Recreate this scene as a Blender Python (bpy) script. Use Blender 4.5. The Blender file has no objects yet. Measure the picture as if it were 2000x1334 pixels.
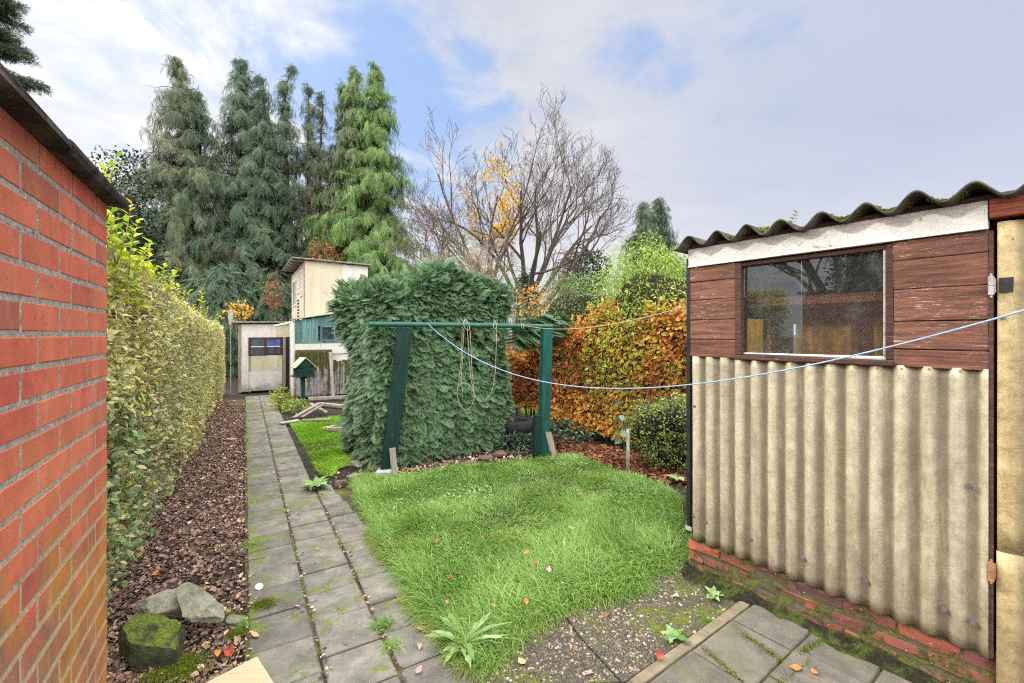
import bpy, bmesh, math, random
import numpy as np
from mathutils import Vector, Matrix, Euler

random.seed(7)
RNG = np.random.default_rng(11)
SC = bpy.context.scene
COL = SC.collection
PI = math.pi
F, CX, HY, H = 870.0, 1000.0, 652.0, 1.6      # focal length in photo pixels, principal column, horizon row, eye height

def gp(px, py, z=0.0):
    """point at height z seen at a photo pixel (used to survey the garden)"""
    Y = F * (H - z) / (py - HY)
    return np.array([(px - CX) / F * Y, Y, z])

def dp(px, py, Y):
    return np.array([(px - CX) / F * Y, Y, H + (HY - py) / F * Y])

UD = np.array([-0.5145, 0.8575, 0.0])           # direction of the garden path
VD = np.array([0.8575, 0.5145, 0.0])            # across it, to the right
def uv(u, v, z=0.0):
    return UD * u + VD * v + np.array([0, 0, z])

def lin(c):
    c = c / 255.0
    return c / 12.92 if c <= 0.04045 else ((c + 0.055) / 1.055) ** 2.4
def C(r, g, b):
    return (lin(r), lin(g), lin(b), 1.0)

# ------------------------------------------------------------------ scene tree
def tag(o, label=None, cat=None, group=None, kind=None):
    if label: o['label'] = label
    if cat: o['category'] = cat
    if group: o['group'] = group
    if kind: o['kind'] = kind
    return o

def thing(name, label, cat, loc=(0, 0, 0), rz=0.0, group=None):
    o = bpy.data.objects.new(name, None)
    COL.objects.link(o)
    o.empty_display_size = 0.1
    o.location = [float(a) for a in loc]
    o.rotation_euler = (0, 0, rz)
    return tag(o, label, cat, group)

def raw_mesh(name, V, Fl, mat, parent=None, world=False, smooth=False, attrs=None):
    """V (n,3); Fl: (m,k) int array or list of index lists; attrs: point float attributes"""
    V = np.asarray(V, dtype=np.float32)
    if world and parent is not None:
        p = parent
        while p is not None:
            V = V - np.array(p.location, dtype=np.float32); p = p.parent
    me = bpy.data.meshes.new(name)
    if isinstance(Fl, np.ndarray):
        m, k = Fl.shape
        loops = Fl.reshape(-1).astype(np.int32)
        starts = np.arange(0, m * k, k, dtype=np.int32)
    else:
        m = len(Fl)
        ln = np.array([len(f) for f in Fl], dtype=np.int32)
        loops = np.fromiter((i for f in Fl for i in f), dtype=np.int32)
        starts = np.concatenate([[0], np.cumsum(ln)[:-1]]).astype(np.int32)
    me.vertices.add(len(V)); me.vertices.foreach_set('co', V.reshape(-1))
    me.loops.add(len(loops)); me.loops.foreach_set('vertex_index', loops)
    me.polygons.add(m); me.polygons.foreach_set('loop_start', starts)
    me.update(calc_edges=True)
    me.validate()
    if attrs:
        for k, a in attrs.items():
            at = me.attributes.new(k, 'FLOAT', 'POINT')
            at.data.foreach_set('value', np.asarray(a, dtype=np.float32))
    me.polygons.foreach_set('use_smooth', np.full(len(me.polygons), bool(smooth)))
    if mat: me.materials.append(mat)
    o = bpy.data.objects.new(name, me)
    COL.objects.link(o)
    if parent is not None: o.parent = parent
    return o

def nrm(a):
    a = np.asarray(a, dtype=float)
    return a / np.maximum(np.linalg.norm(a, axis=-1, keepdims=True), 1e-9)

class MB:
    """collects chamfered boxes, tubes and prisms and links them as one mesh object"""
    def __init__(s):
        s.v, s.f, s.r, s.n = [], [], [], 0
    def add(s, V, Fs, r=None):
        V = np.asarray(V, dtype=float)
        s.v.append(V)
        s.f.extend([[i + s.n for i in f] for f in Fs])
        s.r.append(np.full(len(V), random.random() if r is None else r))
        s.n += len(V)
        return s
    def cbox(s, x0, x1, y0, y1, z0, z1, c=0.004, r=None, M=None, jit=0.0):
        """box with chamfered edges"""
        c = min(c, (x1 - x0) * .45, (y1 - y0) * .45, (z1 - z0) * .45)
        V = []
        for z, i in ((z0, c), (z0 + c, 0), (z1 - c, 0), (z1, c)):
            V += [(x0 + i, y0 + i, z), (x1 - i, y0 + i, z), (x1 - i, y1 - i, z), (x0 + i, y1 - i, z)]
        V = np.array(V)
        if jit: V = V + RNG.normal(0, jit, V.shape)
        Fs = [[3, 2, 1, 0], [12, 13, 14, 15]]
        for k in range(3):
            for j in range(4):
                a, b = k * 4 + j, k * 4 + (j + 1) % 4
                Fs.append([a, b, b + 4, a + 4])
        if M is not None:
            V = V @ np.array(M.to_3x3()).T + np.array(M.translation)
        return s.add(V, Fs, r)
    def tube(s, pts, rad, k=6, r=None, caps=True):
        pts = np.asarray(pts, dtype=float)
        n = len(pts)
        rad = np.full(n, rad) if np.isscalar(rad) else np.asarray(rad)
        t = nrm(np.gradient(pts, axis=0))
        ref = np.array([0, 0, 1.0]) if abs(t[0][2]) < .9 else np.array([1.0, 0, 0])
        a = nrm(np.cross(t, ref)); b = np.cross(t, a)
        an = np.arange(k) * 2 * PI / k
        V = pts[:, None] + rad[:, None, None] * (np.cos(an)[None, :, None] * a[:, None] + np.sin(an)[None, :, None] * b[:, None])
        Fs = []
        for i in range(n - 1):
            for j in range(k):
                j2 = (j + 1) % k
                Fs.append([i * k + j, i * k + j2, (i + 1) * k + j2, (i + 1) * k + j])
        if caps:
            Fs.append(list(range(k))[::-1]); Fs.append([(n - 1) * k + j for j in range(k)])
        return s.add(V.reshape(-1, 3), Fs, r)
    def prism(s, poly, z0, z1, r=None):
        n = len(poly)
        V = [(p[0], p[1], z0) for p in poly] + [(p[0], p[1], z1) for p in poly]
        Fs = [list(range(n))[::-1], list(range(n, 2 * n))]
        for i in range(n):
            j = (i + 1) % n
            Fs.append([i, j, j + n, i + n])
        return s.add(V, Fs, r)
    def build(s, name, mat, parent=None, world=False, smooth=False):
        return raw_mesh(name, np.concatenate(s.v), s.f, mat, parent, world, smooth, {'rnd': np.concatenate(s.r)})

def corrugated(mb, x0, x1, z0, z1, pitch, amp, thick, y=0.0, nper=12, nz=10, phase=0.0, rag=0.0, bow=0.0):
    """corrugated sheet standing in the local xz plane, waves along x, y is depth"""
    nx = int((x1 - x0) / pitch * nper) + 1
    xs = np.linspace(x0, x1, nx); zs = np.linspace(0, 1, nz)
    X, T = np.meshgrid(xs, zs)
    W = amp * np.cos(2 * PI * (X - x0) / pitch + phase) + bow * np.sin(X * 3.1 + T * 4)
    e0 = rag * (np.sin(xs * 37) * .5 + np.sin(xs * 91 + 1) * .5)
    Z = z0 + e0[None] * (1 - T) + (z1 - z0) * T
    A = np.stack([X, y + W, Z], -1).reshape(-1, 3)
    B = np.stack([X, y + W + thick, Z], -1).reshape(-1, 3)
    n = nx * nz
    Fs = []
    for i in range(nz - 1):
        for j in range(nx - 1):
            q = [i * nx + j, i * nx + j + 1, (i + 1) * nx + j + 1, (i + 1) * nx + j]
            Fs.append(q); Fs.append([a + n for a in q[::-1]])
    for j in range(nx - 1):
        Fs.append([j + 1, j, j + n, j + 1 + n])
        k = (nz - 1) * nx + j
        Fs.append([k, k + 1, k + 1 + n, k + n])
    for i in range(nz - 1):
        a, b = i * nx, (i + 1) * nx
        Fs.append([a, b, b + n, a + n])
        a, b = i * nx + nx - 1, (i + 1) * nx + nx - 1
        Fs.append([b, a, a + n, b + n])
    mb.add(np.concatenate([A, B]), Fs, .5)
    return mb

# smooth pseudo noise, -1..1, cheap on big arrays
_NW = {}
def fnoise(P, scale=1.0, seed=0, oct=2):
    P = np.asarray(P, dtype=float)
    out = np.zeros(P.shape[:-1])
    amp, tot = 1.0, 0.0
    for o in range(oct):
        key = (seed, o)
        if key not in _NW:
            r = np.random.default_rng(seed * 31 + o)
            _NW[key] = (nrm(r.normal(size=(5, 3))) * r.uniform(.7, 1.5, (5, 1)), r.uniform(0, 6.28, 5))
        D, ph = _NW[key]
        out += amp * np.sin(P @ (D.T * scale * 2 ** o) + ph).sum(-1) / 2.6
        tot += amp; amp *= .5
    return np.clip(out / tot, -1, 1)

# ------------------------------------------------------------------ instanced-in-one-mesh foliage
def leaf_tpl(w=.5, fold=.12, curl=.1):
    """unit-long oval leaf, midrib sunk, 6 triangles"""
    V = np.array([(0, 0, 0), (.42 * w, .24, fold * w), (.46 * w, .6, fold * w - curl * .3), (0, 1, -curl), (-.46 * w, .6, fold * w - curl * .3), (-.42 * w, .24, fold * w), (0, .5, -curl * .15)])
    T = np.array([(0, 1, 6), (1, 2, 6), (2, 3, 6), (3, 4, 6), (4, 5, 6), (5, 0, 6)])
    return V, T

def kite_tpl(w=.4, fold=.1):
    V = np.array([(0, 0, 0), (.5 * w, .45, fold), (0, 1, -.05), (-.5 * w, .45, fold)])
    return V, np.array([(0, 1, 2), (0, 2, 3)])

def frond_tpl(n=7, w=.42, bw=.2, droop=.25, sub=False):
    """flat scale-leaved conifer spray: a rib with paired branchlets"""
    V, T = [], []
    def kite(a, d, L, wd, z):
        d = np.array(d) / np.hypot(*d); p = np.array([-d[1], d[0]])
        i = len(V)
        for q in (a, a + d * L * .45 + p * wd * .5, a + d * L, a + d * L * .45 - p * wd * .5):
            V.append((q[0], q[1], z))
        T.append((i, i + 1, i + 2)); T.append((i, i + 2, i + 3))
    for k in range(n):
        y = .08 + .78 * k / (n - 1)
        L = w * (.55 + .75 * math.sin(PI * (.15 + .75 * k / (n - 1)))) * (1.05 - .45 * k / (n - 1))
        for sgn in (-1, 1):
            yy = y + (.03 if sgn > 0 else 0)
            kite(np.array([0, yy]), (sgn * .8, .75), L, L * bw * 1.5, 0)
            if sub:
                for f in (.35, .62):
                    kite(np.array([0, yy]) + np.array([sgn * .8, .75]) / 1.097 * L * f, (sgn * .25, 1), L * .42, L * bw, .004)
                    kite(np.array([0, yy]) + np.array([sgn * .8, .75]) / 1.097 * L * f, (sgn * 1.0, .1), L * .34, L * bw, -.004)
    kite(np.array([0, .8]), (0.0, 1), .22, .05, 0)
    i = len(V)
    V += [(-.012, 0, 0), (.012, 0, 0), (0, .9, 0)]; T.append((i, i + 1, i + 2))
    V = np.array(V)
    V[:, 2] += -droop * V[:, 1] ** 2 - .35 * np.abs(V[:, 0])
    return V, np.array(T)

def frames(d, n):
    """rotation whose y axis is d and whose z axis leans to n"""
    y = nrm(d); x = nrm(np.cross(y, n)); z = np.cross(x, y)
    return np.stack([x, y, z], -1)

def scatter(name, tpl, P, d, n, L, mat, parent=None, rnd=None, world=True, wscale=None, smooth=False):
    TV, TF = tpl
    N = len(P)
    R = frames(d, n)
    L = np.broadcast_to(np.asarray(L, dtype=float), (N,))
    S = np.stack([L, L, L] if wscale is None else [L * wscale, L, L * wscale], -1)
    loc = TV[None] * S[:, None]
    V = np.einsum('nij,nkj->nki', R, loc) + P[:, None]
    Fc = (TF[None] + (np.arange(N) * len(TV))[:, None, None]).reshape(-1, TF.shape[1])
    if rnd is None: rnd = RNG.random(N)
    tip = np.clip(TV[:, 1], 0, 1)
    return raw_mesh(name, V.reshape(-1, 3), Fc, mat, parent, world, smooth,
                    {'rnd': np.repeat(rnd, len(TV)), 'tip': np.tile(tip, N)})

def rv(N): return nrm(RNG.normal(size=(N, 3)))
UP = np.array([0, 0, 1.0])
# ------------------------------------------------------------------ materials
class N:
    """short hand for building a node material"""
    def __init__(s, name):
        s.m = bpy.data.materials.new(name); s.m.use_nodes = True
        s.t = s.m.node_tree; s.t.nodes.clear()
        s.out = s.t.nodes.new('ShaderNodeOutputMaterial')
        s.tc = None
    def put(s, sock, v):
        if hasattr(v, 'is_output'): s.t.links.new(v, sock)
        elif v is not None: sock.default_value = v
    def a(s, typ, ins=None, **props):
        n = s.t.nodes.new('ShaderNode' + typ)
        for k, v in props.items(): setattr(n, k, v)
        for k, v in (ins or {}).items(): s.put(n.inputs[k], v)
        return n
    def obj(s):
        if s.tc is None: s.tc = s.a('TexCoord')
        return s.tc.outputs['Object']
    def pos(s): return s.a('NewGeometry').outputs['Position']
    def map(s, vec, scale=(1, 1, 1), rot=(0, 0, 0), loc=(0, 0, 0)):
        return s.a('Mapping', {'Vector': vec, 'Scale': scale, 'Rotation': rot, 'Location': loc}).outputs[0]
    def noise(s, scale=5, detail=4, rough=.55, dist=0, vec=None):
        return s.a('TexNoise', {'Vector': vec or s.obj(), 'Scale': scale, 'Detail': detail, 'Roughness': rough, 'Distortion': dist}).outputs['Fac']
    def vor(s, scale=5, vec=None, feature='F1', out='Distance', rnd=1.0):
        return s.a('TexVoronoi', {'Vector': vec or s.obj(), 'Scale': scale, 'Randomness': rnd}, feature=feature).outputs[out]
    def ramp(s, fac, stops, interp='LINEAR'):
        n = s.a('ValToRGB', {'Fac': fac}); e = n.color_ramp.elements; n.color_ramp.interpolation = interp
        while len(e) < len(stops): e.new(.5)
        for el, (p, c) in zip(e, stops):
            el.position = p
            el.color = c if hasattr(c, '__len__') else (c, c, c, 1)
        return n.outputs['Color']
    def mix(s, f, a, b, mode='MIX'):
        n = s.a('Mix', data_type='RGBA', blend_type=mode)
        s.put(n.inputs[0], f); s.put(n.inputs[6], a); s.put(n.inputs[7], b)
        return n.outputs[2]
    def math(s, op, a, b=None, clamp=False):
        n = s.a('Math', operation=op, use_clamp=clamp); s.put(n.inputs[0], a)
        if b is not None: s.put(n.inputs[1], b)
        return n.outputs[0]
    def sm(s, f, lo, hi):
        """smooth threshold"""
        n = s.a('MapRange', {'Value': f, 'From Min': lo, 'From Max': hi}, interpolation_type='SMOOTHSTEP')
        return n.outputs[0]
    def attr(s, name='rnd'): return s.a('Attribute', attribute_name=name).outputs['Fac']
    def xyz(s, vec): return s.a('SeparateXYZ', {'Vector': vec}).outputs
    def bump(s, h, strength=.4, dist=.01, nrm=None):
        ins = {'Height': h, 'Strength': strength, 'Distance': dist}
        if nrm is not None: ins['Normal'] = nrm
        return s.a('Bump', ins).outputs[0]
    def surf(s, color, rough=.7, bump=None, metal=0, spec=.3):
        b = s.a('BsdfPrincipled', {'Base Color': color, 'Roughness': rough, 'Metallic': metal, 'Specular IOR Level': spec})
        if bump is not None: s.put(b.inputs['Normal'], bump)
        return b.outputs[0]
    def done(s, shader):
        s.t.links.new(shader, s.out.inputs['Surface']); return s.m

def leaf_mat(name, stops, transl=.3, rough=.5, clump=.35, cscale=2.5, tip=None, spec=.35):
    m = N(name)
    col = m.ramp(m.attr('rnd'), stops)
    cn = m.noise(cscale, 2, .5, vec=m.pos())
    f = m.ramp(cn, [(.3, 1 - clump), (.7, 1 + clump * .6)])
    col = m.mix(1.0, col, f, 'MULTIPLY')
    if tip: col = m.mix(m.math('MULTIPLY', m.attr('tip'), .55), col, tip)
    b = m.surf(col, rough, spec=spec)
    t = m.a('BsdfTranslucent', {'Color': m.mix(.5, col, (.9, 1, .5, 1), 'MULTIPLY')}).outputs[0]
    return m.done(m.a('MixShader', {0: transl, 1: b, 2: t}).outputs[0])

def g(v): return (v, v, v, 1)
def simple(name, c0, c1, scale=8, rough=.7, bumpd=.003, detail=5, stretch=None, bs=.5):
    m = N(name)
    v = m.map(m.obj(), stretch) if stretch else m.obj()
    n = m.noise(scale, detail, .6, .3, v)
    return m.done(m.surf(m.ramp(n, [(.3, c0), (.7, c1)]), rough, m.bump(n, bs, bumpd)))

MT = {}
def build_mats():
    # red facing brick: each brick its own tone, streaky lime bloom, algae rising from the foot
    m = N('red_brick')
    r = m.attr()
    base = m.ramp(r, [(0, C(184, 90, 72)), (.3, C(200, 104, 82)), (.6, C(186, 90, 75)), (.8, C(204, 116, 90)), (.94, C(166, 84, 72)), (1, C(152, 90, 78))])
    p = m.obj(); x, y, z = m.xyz(p)
    big = m.noise(2.2, 4, .6, .4, p)
    base = m.mix(m.sm(big, .35, .75), base, m.mix(.5, base, C(224, 140, 100)))
    low = m.math('SUBTRACT', 1.32, z)                                   # stain is thicker in the damp lower courses
    st = m.noise(3.0, 5, .6, .8, m.map(p, (1.4, 1, .8), loc=(3, 0, 0)))
    alg = m.sm(m.math('ADD', m.math('MULTIPLY', low, .58), m.math('MULTIPLY', st, 1.0)), .56, .84)
    ycol = m.ramp(m.noise(2.0, 2, .5, 0, m.map(p, (1, 1, 1), loc=(9, 2, 0))), [(.3, C(136, 104, 92)), (.42, C(168, 120, 76)), (.5, C(180, 136, 52)), (.58, C(130, 112, 92)), (.68, C(188, 150, 44)), (.8, C(150, 116, 100))])
    base = m.mix(m.math('MULTIPLY', alg, .78), base, ycol)
    streak = m.noise(16, 4, .7, .2, m.map(p, (1, 1, .12)))
    spk = m.sm(m.noise(90, 2, .7, 0, p), .60, .72)
    bloom = m.math('MULTIPLY', m.sm(streak, .56, .75), m.math('MULTIPLY_ADD', spk, .7))
    base = m.mix(m.math('MULTIPLY', bloom, .55), base, C(222, 196, 184))
    drk = m.sm(m.noise(7, 5, .7, 1.0, m.map(p, (1, 1, .5), loc=(0, 4, 1))), .60, .80)
    base = m.mix(m.math('MULTIPLY', drk, .55), base, C(92, 66, 62))
    pit = m.sm(m.noise(34, 3, .7, .3, m.map(p, loc=(1, 6, 2))), .62, .70)
    base = m.mix(m.math('MULTIPLY', pit, .45), base, C(120, 62, 50))
    base = m.mix(1.0, base, m.ramp(m.noise(11, 4, .65, .6, m.map(p, (1, 1, .7), loc=(8, 0, 0))), [(.3, g(.80)), (.7, g(1.14))]), 'MULTIPLY')
    fine = m.noise(160, 3, .7, 0, p)
    base = m.mix(m.sm(fine, .66, .74), base, C(238, 214, 196))
    MT['brick'] = m.done(m.surf(base, .85, m.bump(m.math('ADD', m.math('SUBTRACT', fine, pit), m.noise(40, 4, .7, 0, p)), .35, .002)))
    # rough old brick, mossy (shed plinth)
    m = N('old_brick')
    base = m.ramp(m.attr(), [(0, C(126, 74, 62)), (.35, C(104, 66, 62)), (.6, C(156, 84, 64)), (.8, C(96, 68, 66)), (1, C(172, 94, 68))])
    p = m.obj()
    base = m.mix(m.sm(m.noise(14, 5, .7, .4, p), .5, .75), base, C(84, 58, 54))
    z = m.xyz(p)[2]
    mo = m.sm(m.math('SUBTRACT', m.noise(9, 6, .7, .5, p), m.math('MULTIPLY', z, .9)), .33, .47)
    base = m.mix(mo, base, m.ramp(m.noise(60, 3, .6, 0, p), [(.3, C(32, 32, 22)), (.7, C(84, 88, 38))]))
    base = m.mix(m.sm(m.noise(70, 2, .7, 0, p), .67, .74), base, C(214, 190, 180))
    MT['old_brick'] = m.done(m.surf(base, .9, m.bump(m.noise(50, 5, .7, 0, p), .6, .004)))
    m = N('mossy_mortar')
    p = m.obj()
    c = m.ramp(m.noise(12, 5, .7, .3, p), [(.3, C(112, 104, 88)), (.5, C(78, 74, 50)), (.62, C(98, 104, 40)), (.8, C(44, 44, 28))])
    MT['old_mortar'] = m.done(m.surf(c, .95, m.bump(m.noise(80, 4, .7, 0, p), .8, .006)))
    m = N('grey_mortar')
    p = m.obj(); n = m.noise(55, 5, .75, .2, p)
    c = m.ramp(n, [(.30, C(86, 80, 78)), (.44, C(148, 138, 132)), (.6, C(178, 168, 160)), (.76, C(216, 208, 198))])
    z = m.xyz(p)[2]
    c = m.mix(m.math('MULTIPLY', m.sm(m.math('ADD', m.math('SUBTRACT', 1.7, z), m.noise(3, 3, .5, 0, p)), .6, 1.5), .55), c, C(196, 180, 134))
    MT['mortar'] = m.done(m.surf(c, .95, m.bump(n, .9, .006)))
    # weathered concrete coping
    m = N('weathered_concrete')
    p = m.obj(); n = m.noise(9, 7, .72, .4, p)
    c = m.ramp(n, [(.28, C(26, 24, 26)), (.45, C(52, 48, 47)), (.6, C(84, 79, 76)), (.78, C(134, 126, 118))])
    MT['coping'] = m.done(m.surf(c, .95, m.bump(m.noise(40, 6, .7, .2, p), .8, .008)))
    # paving
    def paving(name, c0, c1, c2, mossf, left):
        m = N(name)
        p = m.pos()
        n = m.noise(7, 6, .65, .3, p); f = m.noise(90, 4, .7, 0, p)
        c = m.ramp(n, [(.3, c0), (.52, c1), (.75, c2)])
        c = m.mix(1.0, c, m.ramp(m.attr(), [(0, g(.74)), (.5, g(.95)), (1, g(1.12))]), 'MULTIPLY')
        c = m.mix(m.math('MULTIPLY', m.sm(f, .58, .74), .6), c, C(58, 56, 52))
        c = m.mix(m.math('MULTIPLY', m.sm(m.noise(140, 2, .6, 0, p), .66, .74), .6), c, C(196, 190, 178))
        mn = m.noise(4.6, 5, .72, .6, m.map(p, (1, 1, 1), loc=(2, 5, 0)))
        if left:
            X, Y, Z = m.xyz(p)
            v = m.math('ADD', m.math('MULTIPLY', X, .8575), m.math('MULTIPLY', Y, .5145))
            mn = m.math('ADD', mn, m.math('MULTIPLY', m.math('SUBTRACT', .16, v, True), .75))
        mo = m.sm(mn, mossf, mossf + .09)
        mc = m.ramp(m.noise(120, 3, .6, 0, p), [(.3, C(64, 80, 18)), (.7, C(128, 144, 36))])
        c = m.mix(m.math('MULTIPLY', mo, .8), c, mc)
        al = m.sm(m.noise(2.4, 4, .6, .3, m.map(p, loc=(7, 1, 0))), .45, .7)
        c = m.mix(m.math('MULTIPLY', al, .3), c, C(112, 114, 78))
        return m.done(m.surf(c, .88, m.bump(m.math('ADD', m.math('ADD', f, n), m.math('MULTIPLY', mo, 1.3)), .6, .004)))
    MT['slab'] = paving('concrete_paving', C(92, 89, 84), C(122, 118, 111), C(146, 141, 133), .545, True)
    MT['patio'] = paving('smooth_paving', C(82, 78, 72), C(106, 101, 93), C(126, 119, 108), .66, False)
    MT['kerb'] = simple('kerb_concrete', C(108, 99, 82), C(142, 130, 108), 12, .9, .003)
    # soil
    m = N('soil')
    p = m.pos(); n = m.noise(6, 8, .75, .2, p); f = m.noise(70, 5, .75, 0, p)
    c = m.ramp(n, [(.3, C(30, 26, 24)), (.5, C(52, 45, 40)), (.72, C(80, 71, 62))])
    mo = m.sm(m.noise(1.7, 5, .7, .5, m.map(p, loc=(3.1, 8, 0))), .56, .68)
    c = m.mix(m.math('MULTIPLY', mo, .7), c, m.ramp(f, [(.35, C(40, 56, 18)), (.65, C(84, 108, 34))]))
    MT['soil'] = m.done(m.surf(c, .97, m.bump(m.math('ADD', n, f), 1, .02)))
    m = N('joint_earth')
    p = m.pos(); n = m.noise(25, 6, .7, .2, p)
    c = m.ramp(m.noise(5, 4, .7, .3, p), [(.35, C(60, 52, 44)), (.52, C(84, 76, 50)), (.62, C(92, 108, 34)), (.75, C(70, 62, 52))])
    MT['joint'] = m.done(m.surf(c, .97, m.bump(n, .9, .01)))
    m = N('mossy_bank')
    p = m.pos(); n = m.noise(9, 6, .72, .4, p); f = m.noise(90, 4, .7, 0, p)
    c = m.ramp(n, [(.34, C(24, 22, 18)), (.5, C(50, 48, 30)), (.6, C(78, 92, 28)), (.72, C(46, 42, 32))])
    c = m.mix(1.0, c, m.ramp(f, [(.3, g(.6)), (.7, g(1.3))]), 'MULTIPLY')
    MT['bank'] = m.done(m.surf(c, .97, m.bump(m.math('ADD', n, f), 1, .02)))
    # exposed pebble concrete matrix
    m = N('pebble_matrix')
    p = m.pos(); n = m.noise(60, 4, .7, 0, p)
    c = m.ramp(n, [(.3, C(50, 47, 40)), (.7, C(96, 89, 78))])
    mo = m.sm(m.noise(3.6, 5, .7, .4, m.map(p, loc=(1, 1, 0))), .46, .6)
    c = m.mix(mo, c, m.ramp(n, [(.3, C(58, 68, 22)), (.7, C(108, 118, 44))]))
    MT['matrix'] = m.done(m.surf(c, .95, m.bump(n, .8, .006)))
    m = N('pebble')
    c = m.ramp(m.attr(), [(0, C(70, 68, 66)), (.35, C(98, 92, 84)), (.6, C(88, 78, 66)), (.78, C(130, 118, 100)), (.9, C(156, 134, 108)), (.97, C(184, 176, 164)), (1, C(142, 98, 72))])
    MT['pebble'] = m.done(m.surf(c, .6))
    # translucent ribbed fibreglass, straw coloured with glass strands
    def fibre(name, cols, dirt, pitch=None, x0=0, ph=0, through=.22):
        m = N(name)
        p = m.obj()
        a = m.noise(26, 2, .5, 2.6, m.map(p, (1, .2, .7)))
        b = m.noise(34, 2, .5, 3.2, m.map(p, (.7, .2, 1), rot=(0, .9, 0), loc=(5, 0, 3)))
        ra = m.sm(m.math('ABSOLUTE', m.math('SUBTRACT', a, .5)), .05, .0); rb = m.sm(m.math('ABSOLUTE', m.math('SUBTRACT', b, .5)), .05, .0)
        st = m.math('MULTIPLY', m.math('ADD', ra, rb), .5)
        c = m.ramp(m.noise(18, 4, .6, .5, p), [(.32, cols[0]), (.5, cols[1]), (.68, cols[2])])
        c = m.mix(m.math('MULTIPLY', st, .5), c, cols[3])
        x, y, z = m.xyz(p)
        d = m.noise(5, 5, .65, .4, m.map(p, (1.5, 1, .35)))
        c = m.mix(m.math('MULTIPLY', m.sm(d, .46, .74), dirt), c, C(104, 92, 58))
        rs = m.noise(14, 4, .6, .3, m.map(p, (1.6, 1, .07), loc=(2, 0, 0)))
        c = m.mix(1.0, c, m.ramp(rs, [(.32, g(.80)), (.55, g(1.0)), (.75, g(1.08))]), 'MULTIPLY')
        if pitch:                                                    # shade of the furrows painted into the colour, with some lodged grime
            fu = m.math('COSINE', m.math('ADD', m.math('MULTIPLY', m.math('SUBTRACT', x, x0), 2 * PI / pitch), ph))
            gn = m.noise(7, 5, .65, .5, m.map(p, (2.5, 1, .3), loc=(3, 0, 8)))
            fg = m.math('MULTIPLY', m.sm(fu, -.5, .9), m.sm(gn, .15, .52))
            c = m.mix(m.math('MULTIPLY', fg, .68), c, C(104, 94, 72))
        lowd = m.sm(m.math('SUBTRACT', m.noise(12, 4, .7, 0, m.map(p, (1, 1, .5))), m.math('MULTIPLY', z, 1.0)), -.15, .3)
        c = m.mix(m.math('MULTIPLY', lowd, .5), c, C(110, 92, 72))
        pr = m.a('BsdfPrincipled', {'Base Color': c, 'Roughness': .5, 'Specular IOR Level': .35, 'Normal': m.bump(st, .25, .002)}).outputs[0]
        tr = m.a('BsdfTranslucent', {'Color': m.mix(1.0, c, (1, .9, .62, 1), 'MULTIPLY')}).outputs[0]
        return m.done(m.a('MixShader', {0: through, 1: pr, 2: tr}).outputs[0])
    FC = [C(170, 158, 131), C(190, 178, 150), C(205, 194, 168), C(230, 223, 204)]
    MT['fibre'] = fibre('ribbed_fibreglass', [C(198, 180, 140), C(214, 198, 160), C(224, 210, 176), C(236, 226, 200)], .25, None, 0, 0, .75)
    MT['fibre_front'] = fibre('grimy_ribbed_fibreglass', FC, .45, .0945, .004, .9)
    MT['fibre_door'] = fibre('yellowed_fibreglass', [C(152, 130, 86), C(184, 162, 114), C(202, 182, 134), C(230, 218, 182)], .3, .146, 1.386, 2.4)
    # weathered painted boards: grain along x
    def boards(name, c0, c1, c2, wear, wearcol, scale=1.0, ax=(1.2, 8, 14), wl=.58):
        m = N(name)
        p = m.obj(); v = m.map(p, tuple(a * scale for a in ax))
        gr = m.noise(4.0, 6, .7, .6, v); fi = m.noise(16, 5, .75, .4, v)
        c = m.ramp(gr, [(.3, c0), (.5, c1), (.72, c2)])
        c = m.mix(1.0, c, m.ramp(m.attr(), [(0, g(.72)), (.5, g(1)), (1, g(1.25))]), 'MULTIPLY')
        w = m.math('MULTIPLY', m.sm(fi, wl, wl + .06), m.sm(m.noise(5, 3, .6, 0, p), .42, .62))
        c = m.mix(m.math('MULTIPLY', w, wear), c, wearcol)
        dk = m.sm(m.noise(6, 5, .7, .3, m.map(v, loc=(4, 4, 4))), .58, .72)
        c = m.mix(m.math('MULTIPLY', dk, .5), c, C(48, 38, 36))
        return m.done(m.surf(c, .75, m.bump(m.math('ADD', gr, fi), .6, .004), spec=.25))
    MT['brown_boards'] = boards('weathered_brown_boards', C(70, 45, 38), C(102, 67, 54), C(136, 92, 70), .9, C(184, 168, 156))
    MT['orange_wood'] = boards('orange_brown_timber', C(170, 112, 84), C(198, 138, 106), C(214, 160, 128), .3, C(200, 160, 130))
    MT['dark_wood'] = boards('dark_brown_timber', C(44, 32, 30), C(66, 46, 40), C(96, 62, 48), .5, C(150, 132, 118))
    MT['red_beam'] = boards('reddish_beam', C(70, 36, 30), C(120, 58, 40), C(156, 82, 52), .3, C(180, 130, 100))
    MT['grey_wood'] = boards('bare_grey_wood', C(112, 100, 90), C(146, 134, 122), C(170, 158, 146), .6, C(200, 190, 180), 1, (10, 10, 1.2))
    MT['grey_board'] = boards('grey_board', C(122, 116, 106), C(160, 152, 140), C(186, 178, 164), .6, C(210, 204, 190))
    MT['post_green'] = boards('flaking_green_paint', C(10, 36, 32), C(14, 48, 42), C(24, 64, 56), .9, C(186, 176, 160), 1, (8, 8, .9), .62)
    MT['post_bright'] = boards('teal_green_paint', C(10, 52, 46), C(16, 68, 60), C(30, 88, 78), .5, C(170, 176, 160), 1, (8, 8, .9), .66)
    MT['teal_boards'] = boards('faded_teal_boards', C(58, 88, 88), C(80, 114, 112), C(108, 138, 134), .6, C(160, 180, 170), .6, (9, 9, 1.2))
    m = N('green_pipe_paint')
    p = m.obj()
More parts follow.
